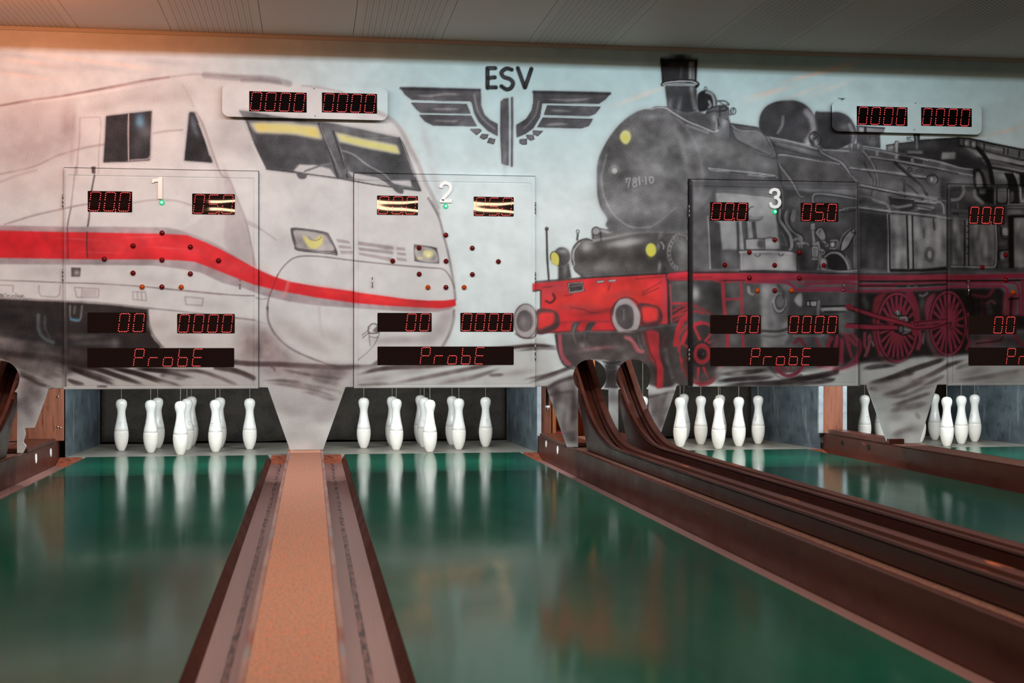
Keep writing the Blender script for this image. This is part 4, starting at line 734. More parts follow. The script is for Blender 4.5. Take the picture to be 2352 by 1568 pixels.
    # red buffer beam
    rb='L385,790 850,740 1400,705 1990,675 2010,760 2010,1270 1690,1290 1380,1350 1330,1360 820,1365 740,1370 440,1390 440,1150 490,1100 480,860 385,880'
    R1=(214,52,58);F(rb,R1,1,1,0,2,(90,50,52))
    clip(rb,0)
    B('L1100,1020 L700,980 L1700,980 L1250,900 L1600,840',44,22,(236,66,56),.7,-8);B('L600,820 L800,1060 L1000,1080 L1450,920',30,7,(150,70,76),.45,-8);B('L560,920 L700,840',26,12,(206,84,92),.5);B('L1500,1120 L1300,1100 L1100,1140',36,5,(120,50,54),.5,-6)
    for q in ('L500,835 610,825','L1620,735 1990,705','L1700,900 1930,770','L1700,930 1900,840','L840,1075 1000,1105 1100,1140 1200,1135','L780,935 860,925','L1310,810 1290,870'):S(q,3,(120,44,48),.65,1.6)
    S('L440,1340 800,1250 1300,1245',3,(120,60,64),.6,2)
    B('L1960,900 L1975,1150',7,60,(200,70,84),.6)
    S('L400,1390 800,1370 1380,1360',5,(70,46,48),.8,2,0)
    clip()
    S('L430,770 850,735 1000,722',5,(70,60,60),.85,1.5,0);S('L1000,722 1400,700 1990,668 2250,640',3,(50,46,47),.9,1,0)
    S('L395,880 480,868 480,1110 510,1130',3.6,(70,58,60),.9,1,0)
    F('L800,785 985,765 1005,880 820,912',(170,160,160),1,.9,0);F('L815,795 980,778 990,868 830,895',(74,66,67),1,.9,0);S('L840,825 960,808',2.6,(130,124,125),.8,1,0);S('L800,785 985,765 1005,880 820,912 800,785',1.6,(60,48,50),.9,.7,0)
    for q in ('L1145,755 1245,742 1250,775 1150,790','L1285,742 1385,735 1390,765 1290,775'):F(q,(84,66,68),1,.9,0);P_=PT(q);S((P_[:1]+P_[3:])/2+(P_[1]-P_[0])[None]*np.array([[.15],[.85]]),3.4,(196,180,182),.9,1,c=0)
    S('L628,915 650,970 600,1020 545,1000',5,(80,40,44),.85,1.3)
    # buffer left
    F('L430,1110 640,1110 700,1180 705,1290 640,1350 440,1390',(88,66,68),1,1.2);F('L455,1160 600,1135 640,1160 635,1260 560,1300 455,1330',(228,62,62),1,2.4);
    F(EL('L',300,1240,142,205),(168,162,164),1,1.2,0,4,(120,110,112));RING('L',300,1240,142,205,2.2,(80,66,70),.8,1.2);F(EL('L',290,1240,104,132),(100,94,96),1,1.4,0);B('L270,1230',8,14,(140,136,138),.7)
    S('L180,1390 240,1430 330,1445 400,1430 435,1370',3.5,(80,64,66),.8,1.6)
    # buffer right
    F('L1640,1040 1860,1050 1930,1120 1940,1230 1880,1290 1700,1290',(94,60,63),1,1.2);F('L1690,1080 1860,1080 1890,1130 1885,1210 1840,1240 1710,1240',(228,62,60),1,2.6);
    RING('L',1510,1180,186,222,4,(92,54,58),.85,1.8);F('L1340,1180 1365,1060 1420,985 1500,965 1580,1000 1650,1100 1675,1200 1650,1320 1580,1390 1470,1412 1400,1350 1350,1260',(170,162,164),1,1.2);F('L1378,1150 1400,1080 1450,1045 1520,1040 1580,1080 1600,1170 1590,1280 1540,1335 1470,1330 1400,1260',(90,84,86),1,1.2);S('L1480,1100 1478,1220',3,(132,126,128),.7,1.4,0);S('L1345,1170 1365,1060 1425,982 1500,962',2,(70,60,62),.8,1)
    # right edge frame of beam
    S('L1995,680 2010,800 2015,1000 2020,1270',6,(70,56,58),.95,1.2);S('L2030,700 2240,680',14,(214,52,70),.95,2.5,0);S('L2035,760 2240,745',3,(60,50,52),.9,1,0);F('L2035,765 2240,760 2240,1020 2060,1020',(90,88,88),1,1.6,0);S('L2030,800 2045,1000 2050,1250',3,(196,80,90),.8,1.2);S('L2050,1030 2240,1025',4,(196,60,70),.9,1.6,0)
    # ---------------- below beam (O)
    F('O650,350 1380,330 1700,300 2060,240 2260,240 2300,975 1900,1000 1640,900 1450,660 1080,655 900,760 800,740 740,680 690,560',(82,76,76),1,1.6,0,3,(140,134,134))
    F('O690,365 728,360 735,480 760,600 840,700 845,722 790,715 730,650 700,560',(184,86,100),.95,1.4);S('O660,360 690,560 740,690 800,745 880,770',3.6,(60,48,50),.9,1.4)
    F('O860,220 960,205 930,260 900,340 850,330',(84,78,79),1,1.4);F('O1040,220 1150,210 1110,260 1060,350 1010,340',(84,78,79),1,1.4);S('O900,240 870,330 900,450',3,(140,134,135),.5,1.6);S('O1010,350 1010,430 1060,490',2.4,(140,134,135),.5,1.4)
    B('O980,480',8,8,(150,144,146),.7);B('O1200,510',34,4,(190,110,124),.6,-4);B('O1050,540',30,4,(150,130,134),.6,-8);B('O1420,530 O1500,620',12,9,(140,138,139),.55,30);B('O1000,600 O1300,590 O1150,420',50,14,(92,84,84),.6)
    S('O1500,390 1570,420 1640,540 1700,560',8,(196,104,110),.75,3);S('O1540,410 1620,470 1660,540',3,(214,120,126),.6,1.6)
    for q in ('O1640,360 1660,440 1690,520','O1700,360 1720,480','O1600,340 1620,380'):S(q,2.4,(130,124,126),.5,1.4)
    F('O1740,330 1900,340 1910,560 1950,700 1945,980 1900,1000 1870,990 1865,750 1800,600',(188,54,62),1,2);B('O1800,370 O1880,450 O1850,620',16,12,(150,50,56),.5);S('O1740,330 1790,560 1860,700 1865,960',3,(90,40,44),.8,1.6)
    S('O1920,340 1920,600 1960,720',6,(70,66,68),.8,2);S('O1980,540 2010,700 2060,870',8,(124,118,120),.6,4)
    F('O2060,30 2240,20 2240,230 2110,225 2070,200',(84,60,62),1,1.6,0);S('O2070,140 2240,90',5,(190,60,70),.85,1.4,0);S('O2080,190 2200,130',4,(180,60,70),.7,1.4,0)
    # wheel 1
    S('O2100,480 2110,350 2160,200 2240,120 M470,420 600,470 720,540',8,(202,54,66),.95,1.8);S('O2140,560 2140,380 2200,280 2250,250 M480,500 600,520',5,(190,54,64),.8,1.6);S('M230,400 420,405 520,430 650,500',5,(196,56,66),.9,1.6);S('M240,560 330,500 410,455',6,(190,54,62),.85,1.6);S('M245,490 330,440 400,430',4,(180,54,62),.8,1.4);S('M260,900 290,750 350,640 420,550',8,(188,50,58),.9,2)
    F(EL('M',590,1000,240,350),(62,56,57),.9,2);RING('M',590,1000,250,366,9,(206,52,64),.95,1.8,0,95,265);RING('M',590,1000,250,366,12,(172,50,58),.85,2.4,0,10,95);RING('M',590,1000,250,366,6,(206,52,64),.9,1.8,0,265,320)
    for ax,ay,bx,by in ((500,700,560,830),(700,760,630,850),(830,860,700,920),(800,820,670,870),(340,890,440,930),(345,1100,440,1040),(545,1180,535,1330),(605,1170,655,1285)):S('M%d,%d %d,%d'%(ax,ay,bx,by),6,(196,56,62),.9,1.4,0)
    F(EL('M',590,1010,110,140),(74,60,62),1,2);RING('M',585,1005,85,98,9,(186,50,58),.9,2.2);F(EL('M',590,1010,52,62),(56,50,51),1,2);B('M598,1005',3,3,(96,90,92),.9);RING('M',590,1010,112,145,3,(50,46,47),.7,1.4)
    F('M335,900 400,930 400,1050 345,1070 325,980',(80,68,68),1,1.8);F('M345,1110 430,1050 430,1300 380,1240',(80,64,64),.9,1.8)
    # frame, ladder (M)
    F('M470,130 830,150 1100,150 1290,170 1300,940 900,940 690,940 690,530 480,420',(74,72,73),.9,3,0)
    B('M500,270',10,16,(176,175,177),.9);B('M940,210 M960,440 M950,800 M1000,860',12,20,(112,110,111),.5);B('M700,250 M750,420',24,20,(58,56,57),.5)
    F('M1300,170 1480,180 1500,300 1440,380 1440,560 1380,700 1500,720 1660,540 1620,820 1560,900 1310,930',(116,115,117),.9,3,0);B('M1340,250 M1460,640 M1340,700 M1400,880',12,30,(150,149,151),.5);B('M1400,500',8,40,(80,79,80),.5);S('M1310,730 1500,735 1640,700',6,(56,55,56),.8,2);S('M1310,790 1450,800 1580,780',6,(90,89,91),.7,2.4)
    RING('M',1515,395,70,105,5,(130,129,131),.8,1.8);RING('M',1525,380,55,84,3,(56,55,57),.9,1.3);F(EL('M',1530,375,42,66),(92,91,93),1,1.6);RING('M',1515,400,78,120,2.2,(46,45,46),.8,1.2,0,20,180)
    F('M1130,200 1160,195 1170,270 1210,290 1190,300 1140,270',(140,139,141),.8,1.4);S('M1500,180 1560,250 1570,330',6,(60,59,60),.8,2);B('M1600,210',12,9,(130,129,131),.6)
    F('M1740,290 1785,290 1780,440 1700,370',(140,139,141),.85,1.8);F('M1620,540 1640,260 2230,250 2240,800 2060,760 1690,800 1620,700',(58,57,58),.75,3,0);F('M1740,290 1785,290 1780,440 1700,370',(140,139,141),.85,1.8)
    F('M1840,370 1970,370 1960,440 1840,430',(130,129,131),.9,1.2,0);S('M1840,370 1970,370 1960,440 1840,430 1840,370',1.8,(24,23,24),1,.7,0);S('M1880,365 1890,440',3,(30,29,30),1,.9,0);S('M1990,380 1980,530',7,(110,109,111),.8,1.6,0);S('M2040,470 2300,465',10,(140,140,142),.8,3,0);S('M2030,440 2300,430',4,(24,23,24),.9,1.4,0);S('M2060,500 2300,500',3,(30,29,30),.9,1.2,0);S('M1690,790 1950,790 1990,800 2040,780',6,(110,109,110),.8,1.8);B('M2250,640 N160,640',8,20,(90,89,90),.7)
    # ladder
    S('M835,150 850,400 890,760 900,930',8,(196,56,66),.95,1.4,0);S('M1055,160 1068,530 1070,760 1085,920',6,(190,56,66),.95,1.4,0);S('M865,352 1040,348',5,(184,60,68),.95,1.3,0);S('M820,140 840,110 870,150',2.4,(60,40,42),.9,1);S('M1030,140 1050,100 1080,150',2.4,(60,40,42),.9,1)
    # running board red (M)
    F('M470,40 1000,35 1740,40 2330,70 2352,60 N330,60 900,70 1420,50 1480,60 2440,40 2440,90 1480,120 1000,115 380,120 M2340,125 1750,120 1200,125 480,120 190,125 180,75',(204,44,58),1,1.4,0)
    B('M800,60 M1600,80 M1300,90 N1200,85 N1000,90',50,6,(226,60,66),.7);B('M2000,100 N200,95 N500,90 N1700,90',50,6,(150,34,44),.6);S('M190,110 480,90 700,85',3,(110,50,56),.6,1.6);S('M740,125 820,145 1100,130 1500,140',3.4,(196,50,62),.9,1.2);S('M850,125 1100,122',2,(40,34,36),.9,.8,0)
    S('M480,30 1100,25 1740,32 2352,45 N330,45 900,50 1420,35',3,(46,43,44),.9,1.2)
    S('M1130,140 1550,145 1640,165 1700,210 1760,240 2300,235 N100,240 380,255 800,245 1200,225 1420,205 1480,200 2000,190 2110,200 2150,240 2140,300 2100,380 2080,520',6.5,(196,50,66),.95,1.4)
    S('M1830,165 2000,160 2290,150 N180,150',5,(188,44,58),.9,1.6);S('M1860,200 2050,210 2280,205 N190,205 330,205',3,(184,50,64),.85,1.3);S('M1740,140 1800,180 1840,210',3,(184,50,64),.85,1.3)
    S('N0,150 170,150 400,170 700,175 1000,155 1420,140 1480,150 2150,150 2250,160 2290,250 2300,540',5,(196,44,58),.9,1.6);S('N380,205 600,200 800,205',3,(190,60,76),.85,1.2)
    S('N380,135 900,135 1420,125 1480,130 2200,125 2440,115',4,(22,19,20),.9,1.2);S('N380,190 700,190 1000,190 1420,170',4,(24,20,21),.9,1.4)
    for x_ in (960,1050):B('N%d,195'%x_,4,2.4,(110,90,96),.8)
    # dark running gear (N)
    F('N330,270 900,265 1420,235 1490,225 2060,215 2120,260 2100,540 2440,540 2440,700 1700,760 1700,930 1690,1030 1000,1040 700,1110 380,1110 330,1100',(38,35,36),1,3,0)
    F('N330,260 380,260 380,1200 330,1200',(60,56,57),.5,2,0)
    F('M2130,760 2300,780 N380,760 340,900 300,1060 120,1200 0,1180',(48,44,45),.9,3)
    # wheel 0 partly behind lower display, wheel 00
    RING('N',120,930,260,260,9,(186,50,62),.9,2,0,-20,110)
    for ax,ay,bx,by in ((30,810,-10,1000),(110,800,100,930),(165,830,150,1110),(230,860,280,1040),(220,780,330,900),(280,760,350,840)):S('N%d,%d %d,%d'%(ax,ay,bx,by),6,(180,52,62),.85,1.5,0)
    RING('M',2200,1100,250,90,9,(186,50,62),.9,2,0,5,150);S('M2290,760 2352,900',5,(170,52,60),.8,1.6,0);S('M2270,860 2260,1110',8,(190,54,64),.9,1.5,0);S('M2150,820 2080,910',6,(180,52,60),.85,1.5,0);S('M2210,800 2180,920',6,(180,52,60),.85,1.5,0);S('M1950,830 2000,920',5,(160,52,60),.8,1.6,0)
    S('M1460,1100 1500,1200 1600,1270 1720,1240 1790,1160',9,(188,50,60),.9,2);S('M1700,870 1760,830 1820,900',8,(110,44,50),.8,2.4);S('M1540,1150 1600,1200',4,(150,50,56),.8,1.4,0);S('M1650,1150 1655,1195',4,(150,50,56),.8,1.4,0);S('M1400,1180 1500,1280 1650,1310 1780,1260',6,(44,40,41),.7,2)
    # big wheels
    def wheel(cx,cy,rx,ry,spk):
        F(EL('N',cx,cy,rx*1.0,ry),(36,32,33),1,2,0)
        for k in range(spk):
            t_=2*np.pi*(k+.35)/spk;c_,s_=np.cos(t_),np.sin(t_)
            S('N%f,%f %f,%f'%(cx+rx*.26*c_,cy+ry*.2*s_,cx+rx*.93*c_,cy+ry*.93*s_),5.5,(188,52,64),.95,1.1,0)
        RING('N',cx,cy,rx,ry,8,(190,56,70),1,1.6);RING('N',cx,cy,rx*1.07,ry*1.045,2.4,(26,22,23),.9,1);RING('N',cx,cy,rx*.93,ry*.95,1.8,(26,22,23),.9,.8)
    F('N540,400 600,300 700,270 640,400 590,600 600,740 680,960 800,1090 700,1120 600,1000 540,760',(120,42,50),1,2.4)
    F('N620,1060 700,1120 760,1130 650,960',(90,84,85),.7,3)
    wheel(830,690,235,410,22)
    S('N960,290 1020,360 1060,480 1070,600 1040,760',11,(176,44,56),1,1.8);F('N940,280 1020,280 1080,480 1075,600 1040,600 1010,420',(160,42,54),.9,2)
    F('N1180,620 1160,450 1200,330 1290,280 1240,420 1220,640 1260,860 1360,1020 1290,1030 1200,860',(150,60,72),.9,3);F('N1170,700 1240,700 1270,880 1360,1020 1290,1030 1210,900',(64,62,64),1,3)
    wheel(1440,640,215,380,20)
    RING('N',1480,560,70,150,7,(110,34,42),.9,2.4)
    F('N1550,260 1620,330 1660,440 1640,620 1700,760 1690,900 1640,960 1600,980',(40,34,36),.5,3)
    S('N1680,520 1700,640 1670,780 1695,860 1660,950',5,(150,44,54),.9,1.8);S('N1690,300 1740,400 1750,500',6,(30,26,27),.8,2)
    RING('N',850,520,60,80,4,(24,21,22),1,1.2,0,170,370);S('N800,520 820,460 860,440 900,470 920,540',7,(180,46,58),1,1.4)
    S('N1090,720 1110,830 1080,940',8,(170,54,68),.9,1.8);S('N1150,760 1140,880',3,(110,104,108),.7,1.4);S('N440,760 440,900 470,960 450,1030 490,930 490,800',6,(160,56,66),.85,1.4);S('N500,770 520,830 490,900 460,980 430,1040',2.6,(90,84,86),.8,1);S('N530,860 545,910',4,(120,116,118),.7,1.6);S('N1100,300 1140,310 1190,280',5,(110,108,110),.7,2);B('N1130,380 N1120,430 N430,350 N460,420',6,12,(84,82,84),.6);B('N1110,520',6,18,(66,64,66),.6)
    # rods
    S('N230,665 380,680 600,690 830,695',10,(194,46,58),1,1.4,0);S('N230,640 830,665',2,(26,20,22),.9,.9,0);S('N380,715 830,722',3,(26,20,22),.9,1,0)
    S('N230,440 380,490 600,560 800,610 950,660 1070,695',10,(186,44,56),1,1.4,0);S('N300,440 600,535 850,600 1040,655',2,(26,20,22),1,.9,0);S('N240,470 600,590 830,650 1050,712',2.4,(26,20,22),1,1,0)
    S('N1030,640 1200,625 1440,600 1470,600',9,(186,50,64),1,1.4,0);S('N1080,700 1250,685 1440,660',9,(180,44,58),1,1.4,0);S('N1060,712 1250,700 1440,640',2.6,(24,20,22),1,1,0);S('N1020,630 1250,605 1440,590',2.2,(24,20,22),1,1,0)
    RING('N',1055,650,22,24,3,(80,26,32),1,1);RING('N',252,435,24,22,4,(150,40,50),1,1.2)
    F('N780,510 830,490 880,500 900,560 960,560 970,610 900,600 850,590 800,560',(74,72,74),1,1.2);S('N780,510 810,540 870,550 960,550 975,610',2.2,(22,20,21),1,.8);S('N830,490 840,530',2.4,(150,148,150),.8,.9);S('N880,500 885,540',2.4,(24,22,23),1,.9);S('N870,575 930,570 945,610',3,(130,128,130),.8,1)
    F('N840,680 890,670 980,700 985,750 900,775 850,750',(80,78,80),1,1.4);S('N840,680 890,665 905,740 850,750 840,680',2.6,(24,22,23),1,.9);S('N910,710 980,720',2.4,(130,128,130),.7,1);S('N850,760 900,780 980,765',3,(22,20,21),1,1)
    # right end (N) underframe
    S('N1740,300 1900,320 1980,240',8,(96,44,52),.7,3);S('N1850,380 1850,540',7,(76,40,46),.8,3);S('N1900,400 1960,370 2000,400',6,(96,60,66),.7,2.4);B('N1920,430 N1940,500',8,8,(84,78,80),.6);F('N2150,280 2250,300 2240,540 2110,540 2120,470',(110,36,42),.7,3);S('N2200,330 2190,540',6,(40,26,28),.8,2);S('N2170,350 2290,340',4,(26,22,22),.9,1.4);S('N2160,295 2290,305',5,(190,44,56),.8,1.8,0);S('N2320,120 2330,400 2320,540',4,(170,40,52),.7,1.6)
    B('N1880,850 N1990,840',30,10,(150,70,80),.6,-14);B('N1800,800 N2100,830',30,8,(58,54,55),.8);S('N2220,730 2250,800 2330,900 2440,960',7,(150,44,54),.8,2);S('N1780,880 2050,850 2100,800',3,(30,26,27),.8,1.6)
    F('N1700,760 2300,760 2440,760 2440,930 1700,930',(50,47,48),.35,4,0)
    # ground right
    F('M780,1160 1350,1150 1480,1280 1700,1310 2000,1180 2352,1120 N0,1200 120,1210 380,1120 700,1110 820,1140 1000,1050 1330,1050 1700,1020 2440,1010 2440,1450 1600,1700 400,1700 N0,1420 M1000,1420 760,1370 740,1250',(178,182,183),1,4,0)
    F('M860,1150 1330,1150 1420,1200 1400,1240 1000,1260 850,1240 Z1640,875 Z1570,880',(92,88,88),.7,5)
    for q,w,a in (('M780,1250 1000,1240 1200,1220 1400,1190',9,.7),('M740,1340 1000,1310 1300,1290 1480,1270',10,.75),('M800,1400 1100,1370 1500,1350 1900,1300 2300,1240',10,.7),('M1500,1320 1900,1280 2200,1220 N0,1220',10,.75),('M1200,1390 1700,1370 2100,1330 N100,1290',8,.55),('M2000,1300 2200,1320',6,.5),('N380,1110 600,1060 900,1050 1200,1000',7,.6),('N400,1180 600,1150 800,1140',8,.6),('N400,1200 700,1160 830,1140',5,.5),
        ('N480,1350 700,1310 1000,1200 1300,1100 1420,1060',11,.75),('N640,1310 900,1270 1060,1230',7,.6),('N900,1380 1200,1270 1400,1170 1480,1130 1700,1060',10,.7),('N1100,1400 1300,1320 1420,1250',7,.6),('N1480,1330 1800,1300 2100,1240 2440,1180',9,.35),('N1500,1200 1700,1130 2100,1100',8,.35),('N480,1420 620,1440',8,.5)):S(q,w*1.2,(52,46,47),min(1,a*1.15),3,tp=2)
    B('N600,1400 N1000,1350 N1700,1230 N2100,1280',70,12,(128,122,123),.55,-14)
    B('M880,1200 M1000,1240 M1400,1260 M1900,1200',22,5,(176,174,176),.6,-5)
    for q,w,a in (('V560,60 800,30 1000,0',8,.4),('V700,190 900,150 1100,70 1300,0',12,.75),('V720,210 1000,190 1200,110 1370,70',9,.6),('V850,300 1000,260 1200,190 1330,150',10,.8),('V830,380 950,330 1130,300 1300,270',16,.6),('V860,640 980,590 1130,560',12,.5),('V1130,430 1180,400',16,.4)):S(q,w,(84,78,80),a,4,tp=2)
    B('V740,120 V680,230 V900,420 V1100,560 V930,640',20,12,(120,116,118),.5);B('V720,300 V800,560',12,40,(168,184,188),.5)
    # skirt around chute openings (O/U)
    F('O420,960 560,975 700,900 880,830 900,1000 940,1050 940,1568 740,1568 600,1100',(112,106,107),.85,5)
    F('O430,940 700,830 880,760 880,860 620,930 500,970',(196,196,198),.6,5)
    S('O560,1000 700,920 860,870',9,(72,62,64),.8,3.5);S('O600,1080 700,1060 850,1040',8,(76,66,68),.6,3.5);B('O650,1030 O730,1130',16,12,(74,66,68),.7,30);B('O870,1100 O860,1250 O760,1380 O640,1200',7,26,(70,62,64),.6);B('O740,1200 O800,1350 O690,1330',8,26,(160,156,158),.6,10)
    F('O1260,680 1400,690 1400,980 1260,990 1240,800',(58,54,56),.95,4);S('O1230,680 1330,700 1430,680',3,(40,38,39),.8,1.6);S('O1250,760 1330,780 1400,755',2,(90,88,89),.6,1);F('O1240,1000 1440,1000 1450,1220 1540,1568 1380,1568 1230,1100',(196,204,207),1,3,0);B('O1330,1040 O1300,1120 O1400,1120',14,14,(120,118,120),.6);S('O1260,980 1400,985',5,(60,56,58),.8,2.6,0)
    S('O1740,1060 1900,1030 2050,1010 2110,970',9,(200,200,202),.8,4);F('O1740,1100 1900,1080 2080,1050 2000,1300 1930,1500 1850,1400',(110,105,107),.9,5);S('O1760,1110 1900,1080 2080,1040',7,(70,62,64),.6,3);B('O1960,1180 O1850,1250 O1930,1400',10,24,(74,68,70),.5,20);B('O2000,1150',6,30,(170,168,170),.5,20)
    F('U330,900 640,930 650,1000 400,1000',(110,110,112),.7,8);B('U480,930 U430,860',22,8,(76,72,74),.6);B('U560,820 U330,640',9,30,(150,152,154),.6,10)
    S('O960,318 1380,322 1640,330',1.3,(150,140,140),.7,.6,0)
    # grey over the wall next to the door gaps is left bare
    B('P0,960 P300,1010 P620,1040 P850,1120',60,9,(58,52,52),.75,12)
    S('G1282,238 1320,243 1362,246',1.6,(20,20,22),.9,.5);B('G1328,250',2.4,2,(20,20,22),.9)
    # spray mottling, contrast, and reds darkened towards the right
    L=CV@np.array([.3,.59,.11],np.float32)
    def cloud(sg,seed):
        r=np.random.RandomState(seed);k=max(1,int(sg/3));n=r.randn(MH//k+2,MW//k+2).astype(np.float32);n=blur1(n,sg/k);n/=n.std()
        yi=np.minimum(np.arange(MH)/k,n.shape[0]-1.01);xi=np.minimum(np.arange(MW)/k,n.shape[1]-1.01);a=yi.astype(int);b=xi.astype(int);u=(yi-a)[:,None].astype(np.float32);v=(xi-b)[None].astype(np.float32)
        return (n[a][:,b]*(1-u)+n[a+1][:,b]*u)*(1-v)+(n[a][:,b+1]*(1-u)+n[a+1][:,b+1]*u)*v
    n=cloud(5,1)*.035+cloud(12,2)*.055+cloud(28,3)*.05
    dark=np.clip((.72-L)/.25,0,1);mx=CV.max(2);mn=CV.min(2);sat=np.clip((mx-mn)*4-.4,0,1)
    f=1+n*(dark*.85+.2)*(1-.45*sat)
    CV[:]=CV*f[...,None]
    g=(dark*(1-sat))[...,None];CV[:]=CV+g*((CV-.36)*.28)
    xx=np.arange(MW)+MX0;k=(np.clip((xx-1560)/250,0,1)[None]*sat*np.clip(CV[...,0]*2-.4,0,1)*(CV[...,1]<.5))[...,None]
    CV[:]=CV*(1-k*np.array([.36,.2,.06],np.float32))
    S('Z1585,416 1586,650 1587,884',8.5,(24,22,24),.93,1,0);S('Z1590,417 1591,884',2,(40,38,40),.8,.8,0);S('Z1581,421 1760,422 1972,425',7,(70,69,72),.45,1.5,0);S('Z1970,420 1973,884',3,(30,29,30),.7,1,0);S('Z2177,425 2178,884',3,(30,29,30),.7,1,0)
    np.clip(CV,.02,1,out=CV)
    return CV
# ---------------------------------------------------------------- painted sheets (wall and panels)
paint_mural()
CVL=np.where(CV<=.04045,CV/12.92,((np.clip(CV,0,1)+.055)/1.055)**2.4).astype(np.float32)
def sample(P):
    x,y=proj(P); x=np.clip(x,3.,2347.); x=x-MX0-.5; y=np.clip(y-MY0-.5,0,MH-1.01)
    i=x.astype(int);j=y.astype(int);u=(x-i)[:,None];v=(y-j)[:,None]
    return (CVL[j,i]*(1-u)*(1-v)+CVL[j,i+1]*u*(1-v)+CVL[j+1,i]*(1-u)*v+CVL[j+1,i+1]*u*v)
def sheet(name,V,Q,material,parent=None,loc=(0,0,0),rim=0.0,tint=None,seam=None):
    V=np.asarray(V,float);Q=np.asarray(Q,int)
    C_=sample(V)
    if tint is not None:C_=C_*np.asarray(tint)
    if rim:
        E_=np.vstack([Q[:,[0,1]],Q[:,[1,2]],Q[:,[2,3]],Q[:,[3,0]]]); K=np.sort(E_,1); key=K[:,0].astype(np.int64)*(len(V)+1)+K[:,1]
        u,idx,cnt=np.unique(key,return_index=True,return_counts=True); be=E_[idx[cnt==1]]
        if seam is not None: be=be[~seam((V[be[:,0]]+V[be[:,1]])/2)]
        bv=np.unique(be); mp=-np.ones(len(V),int); mp[bv]=len(V)+np.arange(len(bv)); NV=V[bv].copy(); NV[:,1]+=rim
        V=np.vstack([V,NV]); C_=np.vstack([C_,C_[bv]]); Q=np.vstack([Q,np.stack([be[:,1],be[:,0],mp[be[:,0]],mp[be[:,1]]],1)])
    me=bpy.data.meshes.new(name); n=len(V); W=V-np.array(loc)
    me.vertices.add(n); me.vertices.foreach_set('co',W.astype(np.float32).ravel())
    me.loops.add(len(Q)*4); me.loops.foreach_set('vertex_index',Q.astype(np.int32).ravel())
    me.polygons.add(len(Q)); me.polygons.foreach_set('loop_start',np.arange(0,len(Q)*4,4,dtype=np.int32)); me.polygons.foreach_set('loop_total',np.full(len(Q),4,np.int32))
    me.update(calc_edges=True); me.materials.append(MT[material])
    a=me.color_attributes.new('paint','FLOAT_COLOR','POINT'); a.data.foreach_set('color',np.hstack([C_,np.ones((n,1))]).astype(np.float32).ravel())
    o=bpy.data.objects.new(name,me); o.location=loc; link(o,parent)
    if parent is not None:o.location=Vector(loc)-wpos(parent)
    return o
def ticks(a,b,st): return np.linspace(a,b,max(2,int(math.ceil((b-a)/st))+1))
def gridVQ(xs,zs,yf,keep=None):
    nx,nz=len(xs),len(zs); X,Z=np.meshgrid(xs,zs); Y=yf(X,Z)*np.ones_like(X); V=np.stack([X,Y,Z],-1).reshape(-1,3)
    i,j=np.meshgrid(np.arange(nx-1),np.arange(nz-1)); a=(j*nx+i).ravel(); Q=np.stack([a,a+1,a+nx+1,a+nx],1)
    if keep is not None:
        cx=(X[:-1,:-1]+X[1:,1:])/2; cz=(Z[:-1,:-1]+Z[1:,1:])/2; Q=Q[keep(cx,cz).ravel()]
    used=np.unique(Q); mp=-np.ones(len(V),int); mp[used]=np.arange(len(used)); return V[used],mp[Q]
def bandVQ(L,R_,z0,z1,st,y=0.0,brk=()):
    zs=sorted(set([z0,z1]+list(brk))); Zs=np.unique(np.concatenate([ticks(zs[i],zs[i+1],st) for i in range(len(zs)-1)]))
    wmax=max(R_(z)-L(z) for z in Zs); n=max(2,int(wmax/st)+1); V=[]
    for z in Zs:
        l,r=L(z),R_(z); V.append(np.stack([np.linspace(l,r,n),np.full(n,y),np.full(n,z)],1))
    m=len(Zs); V=np.vstack(V); i,j=np.meshgrid(np.arange(n-1),np.arange(m-1)); a=(j*n+i).ravel()
    return V,np.stack([a,a+1,a+n+1,a+n],1)
def merge(parts):
    V=[];Q=[];b=0
    for v,q in parts: V.append(v);Q.append(q+b);b+=len(v)
    return np.vstack(V),np.vstack(Q)
DOORS=[(-1.609,-.345),(.2836,1.5316),(2.617,3.877),(4.543,5.80)]; DT,DB=1.998,.544; SK=.55; CEIL=2.918
ST=.0062
xb=[-2.75,-1.701]+[e for d in DOORS for e in d]+[1.609,2.536,5.95]; xb=sorted(xb)
xs=np.unique(np.concatenate([ticks(xb[i],xb[i+1],ST) for i in range(len(xb)-1)]))
zb=[SK,.74,DT+.004,2.78,CEIL]; zs=np.unique(np.concatenate([ticks(zb[i],zb[i+1],ST if i<3 else .03) for i in range(len(zb)-1)]))
def keep(cx,cz):
    k=np.ones_like(cx,bool)
    for a,b in DOORS:k&=~((cx>a)&(cx<b)&(cz<DT+.004))
    k&=~((cx>1.609)&(cx<2.536)&(cz<.74)); k&=~((cx<-1.701)&(cz<.74)); return k
parts=[gridVQ(xs,zs,lambda X,Z:0.0,keep)]
lerp=lambda z,z0,v0,z1,v1:v0+(v1-v0)*(z-z0)/(z1-z0)
parts.append(bandVQ(lambda z:lerp(z,.55,-.287,.13,-.14),lambda z:lerp(z,.55,.231,.13,.081),.128,.55,ST))
parts.append(bandVQ(lambda z:lerp(z,.55,3.935,.13,4.092),lambda z:lerp(z,.55,4.469,.13,4.33),.128,.55,ST))
def hole(c,zc,r,sl,sr,neck):
    def side(z,s):
        if z>=zc+r:return c
        k=math.sqrt(max(r*r-(z-zc)**2,0))
        e=c+s*k; lim=sl if s<0 else sr
        if z<neck:return lim
        return e
    return (lambda z:side(z,-1)),(lambda z:side(z,1))
h1l,h1r=hole(1.9155,.6165,.1185,1.832,2.05,.53); h2l,h2r=hole(2.226,.611,.124,2.117,2.335,.53)
